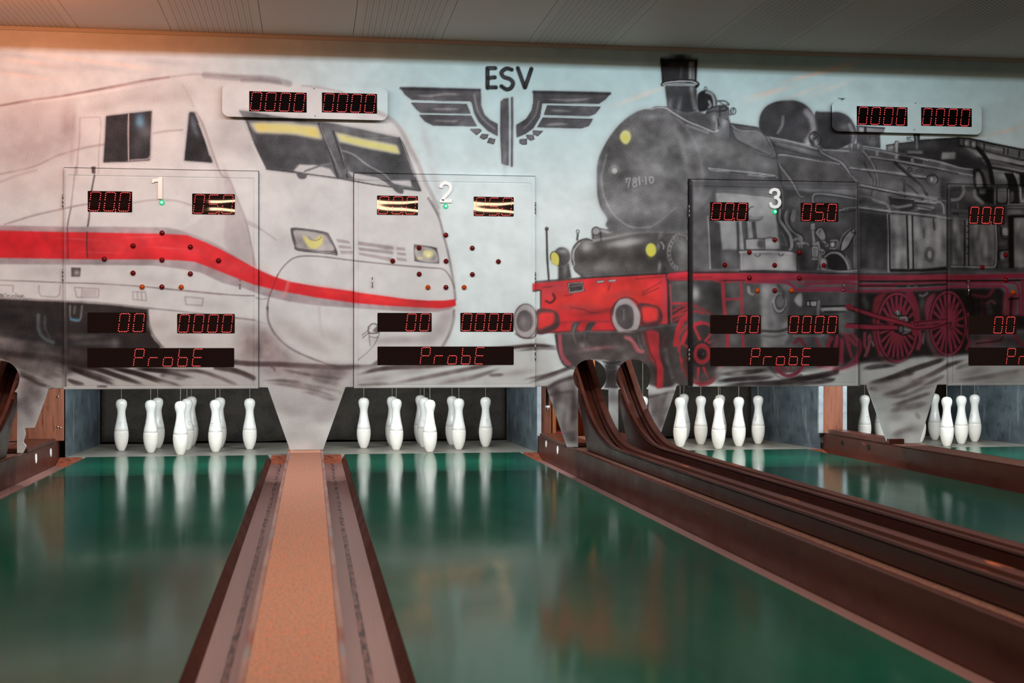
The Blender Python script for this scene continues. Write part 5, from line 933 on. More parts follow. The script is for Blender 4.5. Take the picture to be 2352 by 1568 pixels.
L2=lambda z:1.609 if z>=.55 else lerp(z,.55,1.609,.13,1.754); R2=lambda z:2.536 if z>=.55 else lerp(z,.55,2.536,.13,2.39)
bk=(.53,.5301,.55,.5501,.735)
for l,r in ((L2,h1l),(h1r,h2l),(h2r,R2)):parts.append(bandVQ(l,r,.128,.74,.0055,brk=bk))
h0l,h0r=hole(-2.010,.611,.124,-2.12,-1.90,.53); 
def R0(z):
    if z>=.55:return -1.701
    if z>=.295:return lerp(z,.55,-1.701,.295,-1.79)
    pts=[(.295,-1.79),(.293,-1.852),(.25,-1.848),(.20,-1.862),(.175,-1.842),(.118,-1.868),(.10,-1.868)]
    for (a,b),(c,d) in zip(pts,pts[1:]):
        if z>=c:return lerp(z,a,b,c,d)
    return pts[-1][1]
for l,r in ((lambda z:-2.75,h0l),(h0r,R0)):parts.append(bandVQ(l,r,.128,.74,.007,brk=bk+(.293,.295)))
V,Q=merge(parts); Q=Q[:,::1]
def seam(p):
    x,z=p[:,0],p[:,2]; k=np.zeros(len(p),bool)
    k|=(abs(z-.74)<1e-3)&(((x>1.6)&(x<2.55))|(x<-1.69)); k|=(z>.5495)&(z<.7405)&((abs(x-1.609)<1e-3)|(abs(x-2.536)<1e-3)|(abs(x+1.701)<1e-3))
    for a,c in ((-.287,.231),(3.935,4.469)):k|=(abs(z-.55)<1e-3)&(x>a)&(x<c)
    return k
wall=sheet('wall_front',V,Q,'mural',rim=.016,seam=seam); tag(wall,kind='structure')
# ---------------------------------------------------------------- ceiling, trim, unseen light-blocking boards, floor, side and rear walls
mb=MB(); P_=.598; x=.279-P_*6
while x<7: mb.box(x+.0016,x+P_-.0016,-12.6,-.003,CEIL,CEIL+.02); x+=P_
mb.box(-3.4,7.3,-12.6,.4,CEIL+.021,CEIL+.05)
buildw(mb,'ceiling','ceil')['kind']='structure'
mb=MB(); mb.box(-2.75,5.95,-.012,0,CEIL-.026,CEIL-.001); mb.box(-2.75,5.95,-.0135,-.012,CEIL-.005,CEIL-.001); buildw(mb,'trim_1','trimw')['kind']='structure'
mb=MB(); mb.box(-2.75,5.95,-2.13,-2.10,2.795,CEIL); buildw(mb,'unseen_pelmet','trimw')['kind']='structure'  # unseen pelmet board, its lower edge cuts off the strip light
mb=MB(); mb.box(-3.4,7.3,-12.6,3.1,-.30,-.20); buildw(mb,'floor','base')['kind']='structure'
mb=MB(); mb.box(-2.7,6.9,.10,2.95,1.20,1.22); buildw(mb,'unseen_machine_cover','base')['kind']='structure'  # unseen board added over the pin machine, carries cords and blocks light
mb=MB(); mb.box(-2.75,7.0,3.0,3.06,-.2,CEIL); buildw(mb,'wall_back','base')['kind']='structure'
mb=MB(); mb.box(5.951,7.3,0,.02,-.2,CEIL-.001); buildw(mb,'wall_right','plain')['kind']='structure'
mb=MB(); mb.box(-3.4,-2.751,0,.02,-.2,CEIL-.001); buildw(mb,'wall_left','plain')['kind']='structure'
# ---------------------------------------------------------------- lanes, decks, gutters
LANES=[(-1.66,-.322,'glossy green lane under display panel number 1, left of the salmon divider'),(.256,1.615,'glossy green lane under display panel number 2, right of the salmon divider'),(2.53,3.955,'green lane beyond the ball return tracks, under display panel number 3'),(4.48,5.86,'sliver of green lane at the far right edge, beyond the brown carpeted divider')]
for x0,x1,w in LANES:
    mb=MB(); mb.box(x0,x1,-9.0,1.25,-.11,0); o=buildw(mb,'bowling_lane','lane',bevel=.002); tag(o,w,'bowling lane')
for (x0,x1),w in zip([(-1.80,-.04),(-.03,1.752),(2.41,4.08),(4.34,5.98)],['first','second','third','fourth']):
    mb=MB(); mb.box(x0,x1,1.252,2.62,-.11,0); o=buildw(mb,'pin_deck','deck'); tag(o,'grey pin deck plate behind the %s green lane from the left'%w,'pin deck')
def gutter(x0,x1,side,label):
    # side=+1: the lane lies on the left (x0) ; -1: lane on the right
    t=empty('gutter',((x0+x1)/2,-4,-.2),label,'gutter','gutters along the lanes')
    a,b=(x0,x0+.026) if side>0 else (x1,x1-.026)
    mb=MB(); mb.prism([(a,-.001),(b,-.046),(b,-.19),(a,-.19)],'Y',-9.0,1.25); buildw(mb,'lane_edge_board','lacquer',t)
    c,d=(x0+.026,x1) if side>0 else (x0,x1-.026); m=(c+d)/2
    mb=MB(); mb.add([(c,-9,-.046),(m,-9,-.056),(d,-9,-.046),(c,1.17,-.046),(m,1.17,-.056),(d,1.17,-.046),(c,-9,-.19),(d,-9,-.19),(c,1.17,-.19),(d,1.17,-.19)],[(0,1,4,3),(1,2,5,4),(6,8,9,7),(0,3,8,6),(2,7,9,5),(0,6,7,2,1),(3,4,5,9,8)]); buildw(mb,'gutter_floor','gutter',t)
    mb=MB(); mb.box(m-.010,m+.010,-9,1.04,-.0563,-.0540); buildw(mb,'dirt_line','dirt',t)
    mb=MB(); mb.add([(c,1.05,-.045),(d,1.05,-.045),(c,1.25,-.001),(d,1.25,-.001),(c,1.25,-.19),(d,1.25,-.19),(c,1.05,-.19),(d,1.05,-.19)],[(0,1,3,2),(2,3,5,4),(0,2,4,6),(1,7,5,3),(0,6,7,1),(4,5,7,6)]); o=buildw(mb,'end_wedge','wedge',t); o['label']='raw reddish wooden end wedge'
gutter(-.322,-.154,1,'brown gutter on the right of the first lane, left of the narrow salmon carpet strip')
gutter(.081,.256,-1,'brown gutter on the left of the second lane, right of the narrow salmon carpet strip')
gutter(1.615,1.757,1,'brown gutter on the right of the second lane, along the dark wooden kerb')
gutter(-1.847,-1.66,-1,'brown gutter at the far left, beside the first green lane')
gutter(3.955,4.087,1,'narrow brown gutter on the right of the third lane')
def divider(x0,x1,cm,label,em='edge'):
    t=empty('lane_divider',((x0+x1)/2,-4,-.2),label,'lane divider')
    mb=MB(); mb.box(x0,x1,-9,1.25,-.19,.121); o=buildw(mb,'beam','lacquer',t,bevel=.004)
    w=.017
    for a,b in ((x0+.001,x0+w),(x1-w,x1-.001)):
        mb=MB(); mb.box(a,b,-9,1.24,.1212,.128); buildw(mb,'edge_strip',em,t,bevel=.002)
    mb=MB(); mb.box(x0+w+.001,x1-w-.001,-9,1.235,.1212,.129); buildw(mb,'carpet_strip',cm,t)
    return t
divider(-.154,.081,'carpet','low divider with salmon flecked carpet running between the first and second lane')
t4=divider(4.09,4.33,'carpet2','dark brown divider with brown carpet on top between the third and fourth lane','lacquer')
# ball return beds
def bed(cx,x0,x1,label,lplate,rplate):
    t=empty('ball_return_bed',(cx,-4,-.2),label,'ball return bed')
    for a,b in ((x0,x0+.03),(x1-.03,x1)):
        mb=MB(); n=10
        # far end bows outward a little
        mb.box(a,b,-9,1.24,-.19,.128); o=buildw(mb,'side_board','lacquer',t,bevel=.004)
    mb=MB(); mb.box(x0+.031,x1-.031,-9,1.24,-.19,.122); buildw(mb,'bed_top','carpet2',t)
    for a,b,y0,y1 in lplate:
        mb=MB(); mb.box(a,b,y0,y1,.1285,.156); buildw(mb,'top_plate','lacquer',t,bevel=.003)
    return t
bd=bed(2.072,1.76,2.384,'wide dark brown ball return bed between the second and third lane',[(1.748,1.95,.04,1.1),(2.30,2.395,.04,1.1)],0)
bl=bed(-2.165,-2.47,-1.85,'brown ball return bed at the left edge, beside the first lane',[(-2.03,-1.84,.04,1.02)],0)
mb=MB(); mb.box(4.085,4.20,-.04,1.12,.1292,.165); buildw(mb,'top_plate','lacquer',t4,bevel=.003)
def painted_slot(parent,x,pts,r):  # flat discs: white paints light seen through cutouts, black paints the dark hole
    for y,z,rz,m in pts:
        mb=MB(); mb.prism([(y+r*math.cos(t),z+rz*math.sin(t)*(1 if abs(math.sin(t))>.5 else .8)) for t in np.linspace(0,2*np.pi,16,endpoint=False)],'X',x-.0015,x+.0015); buildw(mb,'painted_slot',m,parent)
painted_slot(bd,1.7595,[(*inv(1254.7,1019,'X',1.76)[1:],.027,'white'),(*inv(1281,1033,'X',1.76)[1:],.03,'white')],.03)
painted_slot(bl,-1.8495,[(*inv(116.7,1039,'X',-1.85)[1:],.03,'white'),(*inv(82.7,1052.7,'X',-1.85)[1:],.033,'white')],.03)
painted_slot(t4,4.0895,[(*inv(1934.9,1017,'X',4.09)[1:],.02,'dark'),(*inv(1995.5,1027,'X',4.09)[1:],.024,'dark')],.03)
# ---------------------------------------------------------------- ball return tracks (swept chutes)
RC=[(.80,.885),(.62,.80),(.5,.71),(.32,.587),(.2,.502),(.055,.42),(-.09,.345),(-.25,.283),(-.41,.236),(-.62,.199),(-.87,.183),(-1.2,.178),(-2,.176),(-4,.176),(-9,.176)]
LC=[(.80,.96),(.5,.815),(.3,.70),(.1,.578),(-.05,.482),(-.17,.414),(-.32,.348),(-.46,.297),(-.63,.254),(-.82,.222),(-1.0,.205),(-1.5,.199),(-4,.198),(-9,.198)]
def smoothpath(P,n=5):
    return [tuple(p) for p in crom(np.array(P,float),False,n)]
RS,LS=smoothpath(RC),smoothpath(LC)
def normals(P):
    P=np.array(P); d=np.gradient(P,axis=0); d/=np.linalg.norm(d,axis=1)[:,None]; return np.stack([d[:,1],-d[:,0]],1)
def sweep(P,x0,x1,o0,o1,zmin=None,name='',m='rim',parent=None,bevel=0):
    N=normals(P); mb=MB(); n=len(P); V=[]
    for (y,z),(ny,nz) in zip(P,N):
        if nz<0:ny,nz=-ny,-nz
        a=(y+ny*o1,z+nz*o1); b=(y+ny*o0,z+nz*o0)
        if zmin is not None and b[1]<zmin: b=(b[0],zmin)
        if a[1]<b[1]+.002: a=(a[0],b[1]+.002)
        V+=[(x0,a[0],a[1]),(x1,a[0],a[1]),(x1,b[0],b[1]),(x0,b[0],b[1])]
    Fs=[(0,1,2,3),(4*(n-1)+3,4*(n-1)+2,4*(n-1)+1,4*(n-1))]
    for i in range(n-1):
        for k in range(4):
            Fs.append((4*i+k,4*(i+1)+k,4*(i+1)+(k+1)%4,4*i+(k+1)%4))
    mb.add(V,Fs); return buildw(mb,name,m,parent,bevel)
def track(x0,x1,mirror,label):
    t=empty('ball_return_track',((x0+x1)/2,-3,.13),label,'ball return track','ball return tracks curving out of the wall')
    fx=(lambda x:x) if not mirror else (lambda x:x0+x1-x)
    def X(a,b):
        p,q=fx(a),fx(b); return min(p,q),max(p,q)
    # tall side board: top follows LC, foot on the bed, slanted rear edge
    top=[p for p in LS if p[0]<.75]
    a,b=X(x0,x0+.022); ys=[p[0] for p in top]
    low=[(p[0],.1295) for p in top if p[0]<-.30][::-1]+[(-.30,.1295),(-.03,.42),(.12,.50),(.35,.62),(.74,.82)]
    mb=MB(); mb.prism(top+low,'X',a,b); buildw(mb,'side_board','lacquer_dark',t)
    a,b=X(x0,x0+.045); sweep(LS,a,b,-.012,0,.13,'near_rim','rim',t,.004)
    a,b=X(x0+.0225,x0+.045); sweep(RS,a,b,-.055,-.004,.13,'runner_rail','lacquer_dark',t)
    a,b=X(x1-.045,x1); sweep(RS,a,b,-.060,0,.13,'far_rim','rim',t,.004)
    a,b=X(x0+.046,x1-.046); sweep(RS,a,b,-.075,-.040,.13,'track_floor','base',t)
    a,b=X(x0+.075,x1-.075); sweep(RS[:55],a,b,-.0395,-.028,.13,'centre_board','lacquer',t,.003)
    a,b=X(x1-.066,x1-.046); sweep(RS,a,b,-.0395,-.020,.13,'inner_rail','lacquer',t)
    return t
track(1.836,2.046,0,'dark brown curved ball return track through the left round wall opening')
track(2.121,2.331,0,'dark brown curved ball return track through the right round wall opening')
track(-2.114,-1.904,1,'dark brown curved ball return track cut off by the left picture edge')
# ---------------------------------------------------------------- pin stands: side boards, curtains, posts
def slab(name,pts,z0,z1,m,label,cat,group=None,th=.012):
    (xa,ya),(xb_,yb)=pts; d=np.array([xb_-xa,yb-ya]); n=np.array([-d[1],d[0]])/np.hypot(*d)*th
    mb=MB(); mb.prism([(xa,ya),(xb_,yb),(xb_+n[0],yb+n[1]),(xa+n[0],ya+n[1])],'Z',z0,z1); o=buildw(mb,name,m); tag(o,label,cat,group); return o
slab('side_panel',((-1.80,1.26),(-1.755,2.58)),.001,1.19,'side','scuffed blue grey side board left of the first set of pins','side panel',th=.012)
slab('side_panel',((1.748,1.26),(1.70,2.58)),.001,1.19,'side','scuffed blue grey side board right of the second set of pins','side panel',th=-.012)
slab('side_panel',((4.062,1.26),(3.93,2.58)),.001,1.19,'side','scuffed blue grey side board right of the third set of pins','side panel',th=-.012)
slab('side_panel',((6.0,1.26),(5.80,2.58)),.001,1.19,'side','smudged blue grey side board right of the fourth set of pins','side panel',th=-.012)
def curtain(x0,x1,label,seed):
    r=random.Random(seed); mb=MB(); nx,nz=40,14; V=[];ph=r.random()*6
    for yy in (0,.012):
        for j in range(nz+1):
            z=.014+j*1.16/nz
            for i in range(nx+1):
                u=i/nx; x=x0+(x1-x0)*u; y=2.60+yy+.010*math.sin(9*u+ph)+.006*math.sin(23*u+ph*2+z*2)+.012*math.sin(3*z+ph)*u
                V.append((x,y,z+(.006*math.sin(14*u+ph) if j==0 else 0)))
    n1=(nx+1)*(nz+1);Fs=[]
    for j in range(nz):
        for i in range(nx):
            a=j*(nx+1)+i; Fs.append((a,a+1,a+nx+2,a+nx+1)); Fs.append((n1+a,n1+a+nx+1,n1+a+nx+2,n1+a+1))
    for j in range(nz):
        for i in (0,nx):
            a=j*(nx+1)+i; Fs.append((a,a+nx+1,n1+a+nx+1,n1+a))
    for i in range(nx):
        Fs.append((i,n1+i,n1+i+1,i+1))
    mb.add(V,Fs,0,True); tag(buildw(mb,'backstop_curtain','curtain'),label,'curtain','rubber curtains behind the pins')
curtain(-1.75,-.035,'dark grey rubber backstop curtain behind the first set of pins',1); curtain(-.02,1.69,'dark grey rubber backstop curtain behind the second set of pins',2)
curtain(2.42,3.92,'dark grey rubber backstop curtain behind the third set of pins',3); curtain(4.36,5.6,'dark grey rubber backstop curtain behind the fourth set of pins',4)
def post(px0,px1,y,z0,m,name,label,cat,d=.05,z1=1.19):
    a=inv(px0,900,'Y',y)[0]; b=inv(px1,900,'Y',y)[0]; mb=MB(); mb.box(a,b,y,y+d,z0,z1); tag(buildw(mb,name,m,bevel=.002),label,cat)
post(1234.5,1243.6,1.205,.1285,'galv','metal_post','narrow galvanised post right of the second set of pins','post',.03)
post(1244.5,1266,1.45,-.19,'orange_wood','wooden_post','brown wooden post behind the black damper rod','post',.05)
post(1881,1891.5,1.205,.1295,'galv','metal_post','galvanised post on the left edge of the wide reddish brown board','post',.03)
post(1892,1935.5,1.207,.1295,'orange_wood','wooden_post','wide reddish brown board between two galvanised posts','post',.03)
post(1936,1945.5,1.205,.1295,'galv','metal_post','galvanised post on the right edge of the reddish brown board','post',.03)
a=inv(98,900,'Y',1.17)[0]; b=inv(146,900,'Y',1.17)[0]
w0=empty('wooden_board',((a+b)/2,1.17,.1285),'reddish brown upright board with screws left of the first set of pins','board')
mb=MB(); mb.box(-2.45,b,1.17,1.20,.1285,1.19); buildw(mb,'plank','orange_wood',w0,bevel=.002)
for px,py in ((132.5,911),(132,980),(138.5,982)):
    p=inv(px,py,'Y',1.17); mb=MB(); mb.lathe([(0,.009),(.002,.009),(.004,.005)],12,p[0],1.17,p[2],axis='Y'); buildw(mb,'screw','chrome',w0)
# damper rod and pine cabinet seen between post and skirt
p=inv(1257,940,'Y',1.36); t=empty('damper_rod',(p[0],1.36,.3),'black rod with white end cap hanging beside the skirt of the wall','rod')
zc=inv(1257,934,'Y',1.36)[2]
mb=MB(); mb.cyl((p[0],1.36,zc+.01),(p[0],1.36,1.195),.011); buildw(mb,'rod','black',t)
mb=MB(); mb.cyl((p[0],1.36,zc-.008),(p[0],1.36,zc+.010),.020); buildw(mb,'cap','white',t)
mb=MB(); mb.cyl((p[0],1.36,zc-.032),(p[0],1.36,zc-.0085),.008); buildw(mb,'tip','steel',t)
t=empty('wooden_cabinet',(2.05,2.0,-.2),'open pine cabinet behind the wall, seen beside the skirt and through the left round opening','cabinet')
x0=inv(1268,950,'Y',1.9)[0]
for nm,a in (('side_board',(x0,x0+.03,1.88,2.3,-.2,1.1)),('side_board',(2.315,2.345,1.88,2.3,-.2,1.1)),('back_board',(x0+.031,2.314,2.27,2.299,-.2,1.1)),('shelf_board',(x0+.031,2.314,1.885,2.269,.02,.05)),('shelf_board',(x0+.031,2.314,1.885,2.269,.655,.685)),('upright',(2.14,2.17,1.9,2.26,.0505,.654))):
    mb=MB(); mb.box(*a); buildw(mb,nm,'shelf',t,bevel=.002)
p=inv(1286,982,'Y',1.92)
p[0]=max(p[0],x0+.08)
tt=empty('battery_pack',(p[0],1.95,.05),'small black box with red and white print on the pine shelf','box')
mb=MB(); mb.box(p[0]-.045,p[0]+.045,1.92,1.98,.0505,.125); buildw(mb,'case','black',tt,bevel=.004)
mb=MB(); mb.box(p[0]-.02,p[0]+.03,1.918,1.9195,.095,.115); mb.box(p[0]-.04,p[0]-.025,1.918,1.9195,.09,.115); buildw(mb,'print','label_red',tt)
# ---------------------------------------------------------------- ninepins
PROF=[(0,.020),(.0008,.0245),(.006,.0275),(.02,.0345),(.04,.0425),(.065,.0495),(.09,.0542),(.12,.0565),(.145,.0558),(.1575,.0546),(.1578,.0540)]
PROU=[(.1579,.0540),(.1582,.0546),(.18,.0512),(.205,.0462),(.23,.0407),(.255,.0362),(.28,.0325),(.297,.0312),(.31,.0313),(.322,.0330),(.334,.0362),(.346,.0400),(.36,.0432),(.374,.0440),(.386,.0420),(.396,.0370),(.4035,.029),(.408,.019),(.4105,.007),(.411,.002)]
def make_pin():
    t=bpy.data.objects.new('ninepin',None); link(t)
    mb=MB(); mb.lathe(PROF,36); mb.build('belly',['pin2'],t)
    mb=MB(); mb.lathe(PROU,36); mb.build('neck_and_head',['pin'],t)
    mb=MB(); mb.cyl((0,0,.4105),(0,0,1.19),.0022,6); mb.build('pull_cord',['cord'],t)
    # small printed marks wrapped on the neck
    mb=MB()
    def rad(z):
        P=PROU
        for (a,b),(c,d) in zip(P,P[1:]):
            if a<=z<=c:return b+(d-b)*(z-a)/(c-a)
        return .04
    def patch(az,z,w,h):
        V=[]
        for zz in (z,z+h):
            for k in range(4):
                tt=az+(k/3-.5)*w/rad(zz); r=rad(zz)+.0006; V.append((r*math.sin(tt),-r*math.cos(tt),zz))
        mb.add(V,[(0,1,5,4),(1,2,6,5),(2,3,7,6)])
    for k in range(4):patch(-.15+k*.16,.226,.0035,.0028)
    for k in range(3):patch(-.07+k*.16,.219,.003,.002)
    for k in range(3):patch(-.05+k*.13,.203,.003,.003)
    for k in range(9):patch(-.32+k*.085,.2155-.004*math.sin(k/8*math.pi),.002,.0008)
    mb.build('printed_mark',['print'],t)
    return t
POS={(0,-2):'front pin of the diamond',(-1,-1):'left in the second row',(1,-1):'right in the second row',(-2,0):'far left of the middle row',(0,0):'centre of the middle row',(2,0):'far right of the middle row',(-1,1):'left in the fourth row',(1,1):'right in the fourth row',(0,2):'rearmost pin of the diamond'}
LN=['lane under number 1','lane under number 2','lane under number 3','rightmost lane']
proto=make_pin(); first=True; LC_=[(-.982),(.9192),(3.2442),(5.1948)]
for li,cx in enumerate(LC_):
    for (a,b),nm in POS.items():
        if (li,a,b) in ((2,-1,1),(3,-1,-1),(3,0,2)):continue
        if first:o=proto;first=False
        else:
            o=proto.copy(); link(o)
            for ch in list(proto.children):
                c=ch.copy(); link(c,o)
        jx,jy=random.uniform(-.006,.006),random.uniform(-.006,.006)
        if (li,a,b)==(0,0,-2) :jx=0
        o.location=(cx+a*.25+jx,1.847+b*.25+jy,.0003); o.rotation_euler=(0,0,random.uniform(-1.4,1.4))
        tag(o,'white ninepin, %s on the %s'%(nm,LN[li]),'ninepin','white ninepins hanging on cords')
# ---------------------------------------------------------------- display panels
SEG={'0':'abcdef','5':'acdfg','P':'abefg','r':'eg','o':'cdeg','b':'cdefg','E':'adefg',' ':'','.':''}
def dots(ch):
    o=[]; hs=[.14,.32,.5,.68,.86]
    for s in SEG[ch]:
        if s in 'adg':o+=[(u,{'a':1,'g':.5,'d':0}[s]) for u in hs]
        else:
            lo=[.06,.175,.29,.405] ; hi=[.595,.71,.825,.94]
            o+=[({'b':1,'c':1,'e':0,'f':0}[s],v) for v in (hi if s in 'bf' else lo)]
    return o
def digit(ch,x0,z0,w,h,y,parent,k=1.0,point=False,bright=1):
    mb=MB(); sl=.115*h; P=dots(ch)
    pts=[(x0+u*w+sl*v,z0+v*h) for u,v in P]
    if point: pts+=[(x0+w*1.2,z0-.004),(x0+w*1.22,z0+.010)]
    for x,z in pts:
        for r,dy,mi in ((.0031*k,.0,0),(.0019*k,.0012,1)):
            n=8; V=[(x+r*math.cos(2*math.pi*i/n),y-dy,z+r*math.sin(2*math.pi*i/n)) for i in range(n)]+[(x,y-dy-r*.45,z)]
            mb.add(V,[(i,(i+1)%n,n) for i in range(n)],mi)
    if pts: buildw(mb,'glowing_digit',['ledred','ledcore'],parent)
def rrect(x0,x1,z0,z1,r,n=5):
    o=[]
    for cx,cz,a in ((x1-r,z1-r,0),(x0+r,z1-r,90),(x0+r,z0+r,180),(x1-r,z0+r,270)):
        for k in range(n+1):
            t=math.radians(a+90*k/n); o.append((cx+r*math.cos(t),cz+r*math.sin(t)))
    return o
def display(px,n,text,y,parent,gl='glass',round_=.006,pad=.0,k=1,dx=0):
    A=inv(px[0],px[1],'Y',y); B_=inv(px[2],px[3],'Y',y); C1=inv(px[0],px[3],'Y',y); D1=inv(px[2],px[1],'Y',y)
    x0=(A[0]+C1[0])/2+dx; x1=(B_[0]+D1[0])/2+dx; z1=(A[2]+D1[2])/2; z0=(B_[2]+C1[2])/2
    mb=MB(); mb.prism(rrect(x0,x1,z0,z1,round_),'Y',y,y+.006); w=buildw(mb,'display_window',gl,parent)
    p=(x1-x0)/n; h=(z1-z0)*.89; wd_=min(p*.66,h*.52); 
    for i,ch in enumerate(text.replace('.','')):
        if ch==' ':continue
        pt='.' in text and text.index('.')==i+1
        digit(ch,x0+i*p+(p-wd_-.115*h)*.42,z0+(z1-z0)*.055,wd_,h,y-.0004,w,k,pt)
    return w
def lens(px,py,y,parent,m,dx=0,r=.0175,name='indicator_lamp',label=None):
    p=inv(px,py,'Y',y); mb=MB(); prof=[(0,r*1.0),(.003,r),(.008,r*.93),(.013,r*.72),(.0165,r*.4),(.0175,r*.05)]
    mb.lathe(prof,20,p[0]+dx,y,p[2],axis='Y'); o=buildw(mb,name,m,parent)
    if label:o['label']=label
    if m=='grlens':
        mb=MB(); mb.lathe([(0,.009),(.004,.006),(.005,.001)],12,p[0]+dx,y-.0155,p[2],axis='Y'); buildw(mb,'lit_core','grcore',o)
def ribbon(pts,w,y,d,name,m,parent,closed=False,caps=True):
    # thick flat letter stroke through points (X,Z), extruded in Y
    P=crom(np.array(pts,float),closed,7) if len(pts)>2 else np.array(pts,float)
    D=np.gradient(P,axis=0); D/=np.linalg.norm(D,axis=1)[:,None]; N=np.stack([-D[:,1],D[:,0]],1)*w/2
    L_,R_=P+N,P-N; mb=MB(); n=len(P); V=[]
    for yy in (y,y-d):
        V+=[(a[0],yy,a[1]) for a in L_]+[(a[0],yy,a[1]) for a in R_]
    Fs=[]
    for i in range(n-1):
        Fs+=[(i,i+1,n+i+1,n+i),(2*n+i,3*n+i,3*n+i+1,2*n+i+1),(i,2*n+i,2*n+i+1,i+1),(n+i,n+i+1,3*n+i+1,3*n+i)]
    Fs+=[(0,n,3*n,2*n),(n-1,3*n-1,4*n-1,2*n-1)]
    mb.add(V,Fs); return mb
YD=-.022
def panel(i,label,tmpl,dx=0):
    x0,x1=DOORS[i]; t=empty('display_panel',((x0+x1)/2,YD,DB),label,'display panel')
    g=.004; a,b,c,d=x0+g,x1-g,DB,DT-.003; il,ir,iz0,iz1=a+.027,b-.030,c+.018,d-.046
    def tk(*br):
        return np.unique(np.concatenate([ticks(br[k],br[k+1],.0052) if br[k+1]-br[k]>.004 else np.array([br[k],br[k+1]]) for k in range(len(br)-1)]))
    xs=tk(a,il,il+.002,il+.004,ir-.004,ir-.002,ir,b); zs=tk(c,iz0,iz0+.002,iz0+.004,iz1-.004,iz1-.002,iz1,d)
    def yf(X,Z):
        e=np.minimum(np.minimum(X-il,ir-X),np.minimum(Z-iz0,iz1-Z))
        return np.where(e<=1e-6,YD-.004,np.where(e<=.0021,YD+.003,YD))
    V,Q=gridVQ(xs,zs,yf); sh=sheet('painted_sheet',V,Q,'mural_door',t,((a+b)/2,YD,DB),rim=.034)
    return t
def contents(t,D,L,O,G,hinge,dx=0,gl='glass',dim=1):
    for px,n,s in D: display(px,n,s,YD-.0025,t,gl,dx=dx)
    for x,y in L:lens(x,y,YD-.0005,t,'redlens',dx)
    for x,y in O:lens(x,y,YD-.0005,t,'orlens',dx,label='orange indicator lamp')
    lens(G[0],G[1],YD-.0005,t,'grlens',dx,.018,label='lit green indicator lamp')
    for px,y0,y1 in hinge:
        p=inv(px,y0,'Y',YD); q=inv(px,y1,'Y',YD); mb=MB(); zc=p[2]; n=3; hh=(p[2]-q[2])/n
        for k in range(n): mb.cyl((p[0]+dx,YD-.002,q[2]+hh*k+.001),(p[0]+dx,YD-.002,q[2]+hh*(k+1)-.001),.0055,10)
        buildw(mb,'hinge','steel',t)
T=[panel(0,'painted display panel with raised number 1, leftmost of the four',0),panel(1,'painted display panel with raised number 2 showing the train nose',0),panel(2,'painted display panel with raised number 3 on the steam locomotive',0),panel(3,'painted display panel cut off by the right picture edge',0)]
dd=lambda c,k,L:[(c[0]+x/k,c[1]+y/k) for x,y in L]
D1=[((201.5,439,303.6,486.8),3,'00.0'),((441.3,445,539.5,492.5),3,'05.0'),((201,717.5,336,763.8),4,'  00'),((406.8,720.5,539.2,765),4,'0000'),((200.5,799,538,843),10,'   ProbE  ')]
contents(T[0],D1,dd((0,370),3.92,[(1459,646),(1198,762),(1714,772),(940,882),(1459,890),(1968,895),(1198,1007),(1714,1014),(1458,1132)]),dd((0,370),3.92,[(1280,1132),(1632,1134)]),(371.9,465.2),[(144.5,446,476),(144.5,618,645)])
D2=[((866,449.5,960,493.5),3,'00.0'),((1088,452,1180,496.5),3,'05.0'),((867,718.3,991.5,761.5),4,'  00'),((1057.3,718.3,1179.5,761.5),4,'0000'),((867,795.5,1180,838),10,'   ProbE  ')]
contents(T[1],D2,dd((550,450),3.92,[(1858,352),(1617,467),(2096,469),(1380,585),(1860,587),(2331,590),(1618,703),(2097,706),(1859,822)]),dd((550,450),3.92,[(1697,822),(2023,822)]),(1023.7,473.5),[(1229.5,464,492),(1229.5,624,650),(1229.5,790,828)])
D3=[((1631,464.4,1719.3,506.8),3,'00.0'),((1839,466.2,1925.5,508.7),3,'05.0'),((1631.2,723.4,1747.8,766),4,'  00'),((1809.6,724,1926,766),4,'0000'),((1631.2,797.8,1925.5,840),10,'   ProbE  ')]
L3=dd((1700,400),5.2267,[(413,787),(110,937),(710,940),(413,1092),(1005,1094),(110,1243),(711,1247),(413,1396)])+[(1330+1748/5.2267,370+1246/5.2267)]
O3=dd((1700,400),5.2267,[(206,1397),(616,1397)])
contents(T[2],D3,L3,O3,(1779,486.3),[(1583,470,500),(1583,800,830)])
contents(T[3],D3,L3,O3,(1779,486.3),[],dx=DOORS[3][0]-DOORS[2][0],gl='glass4')
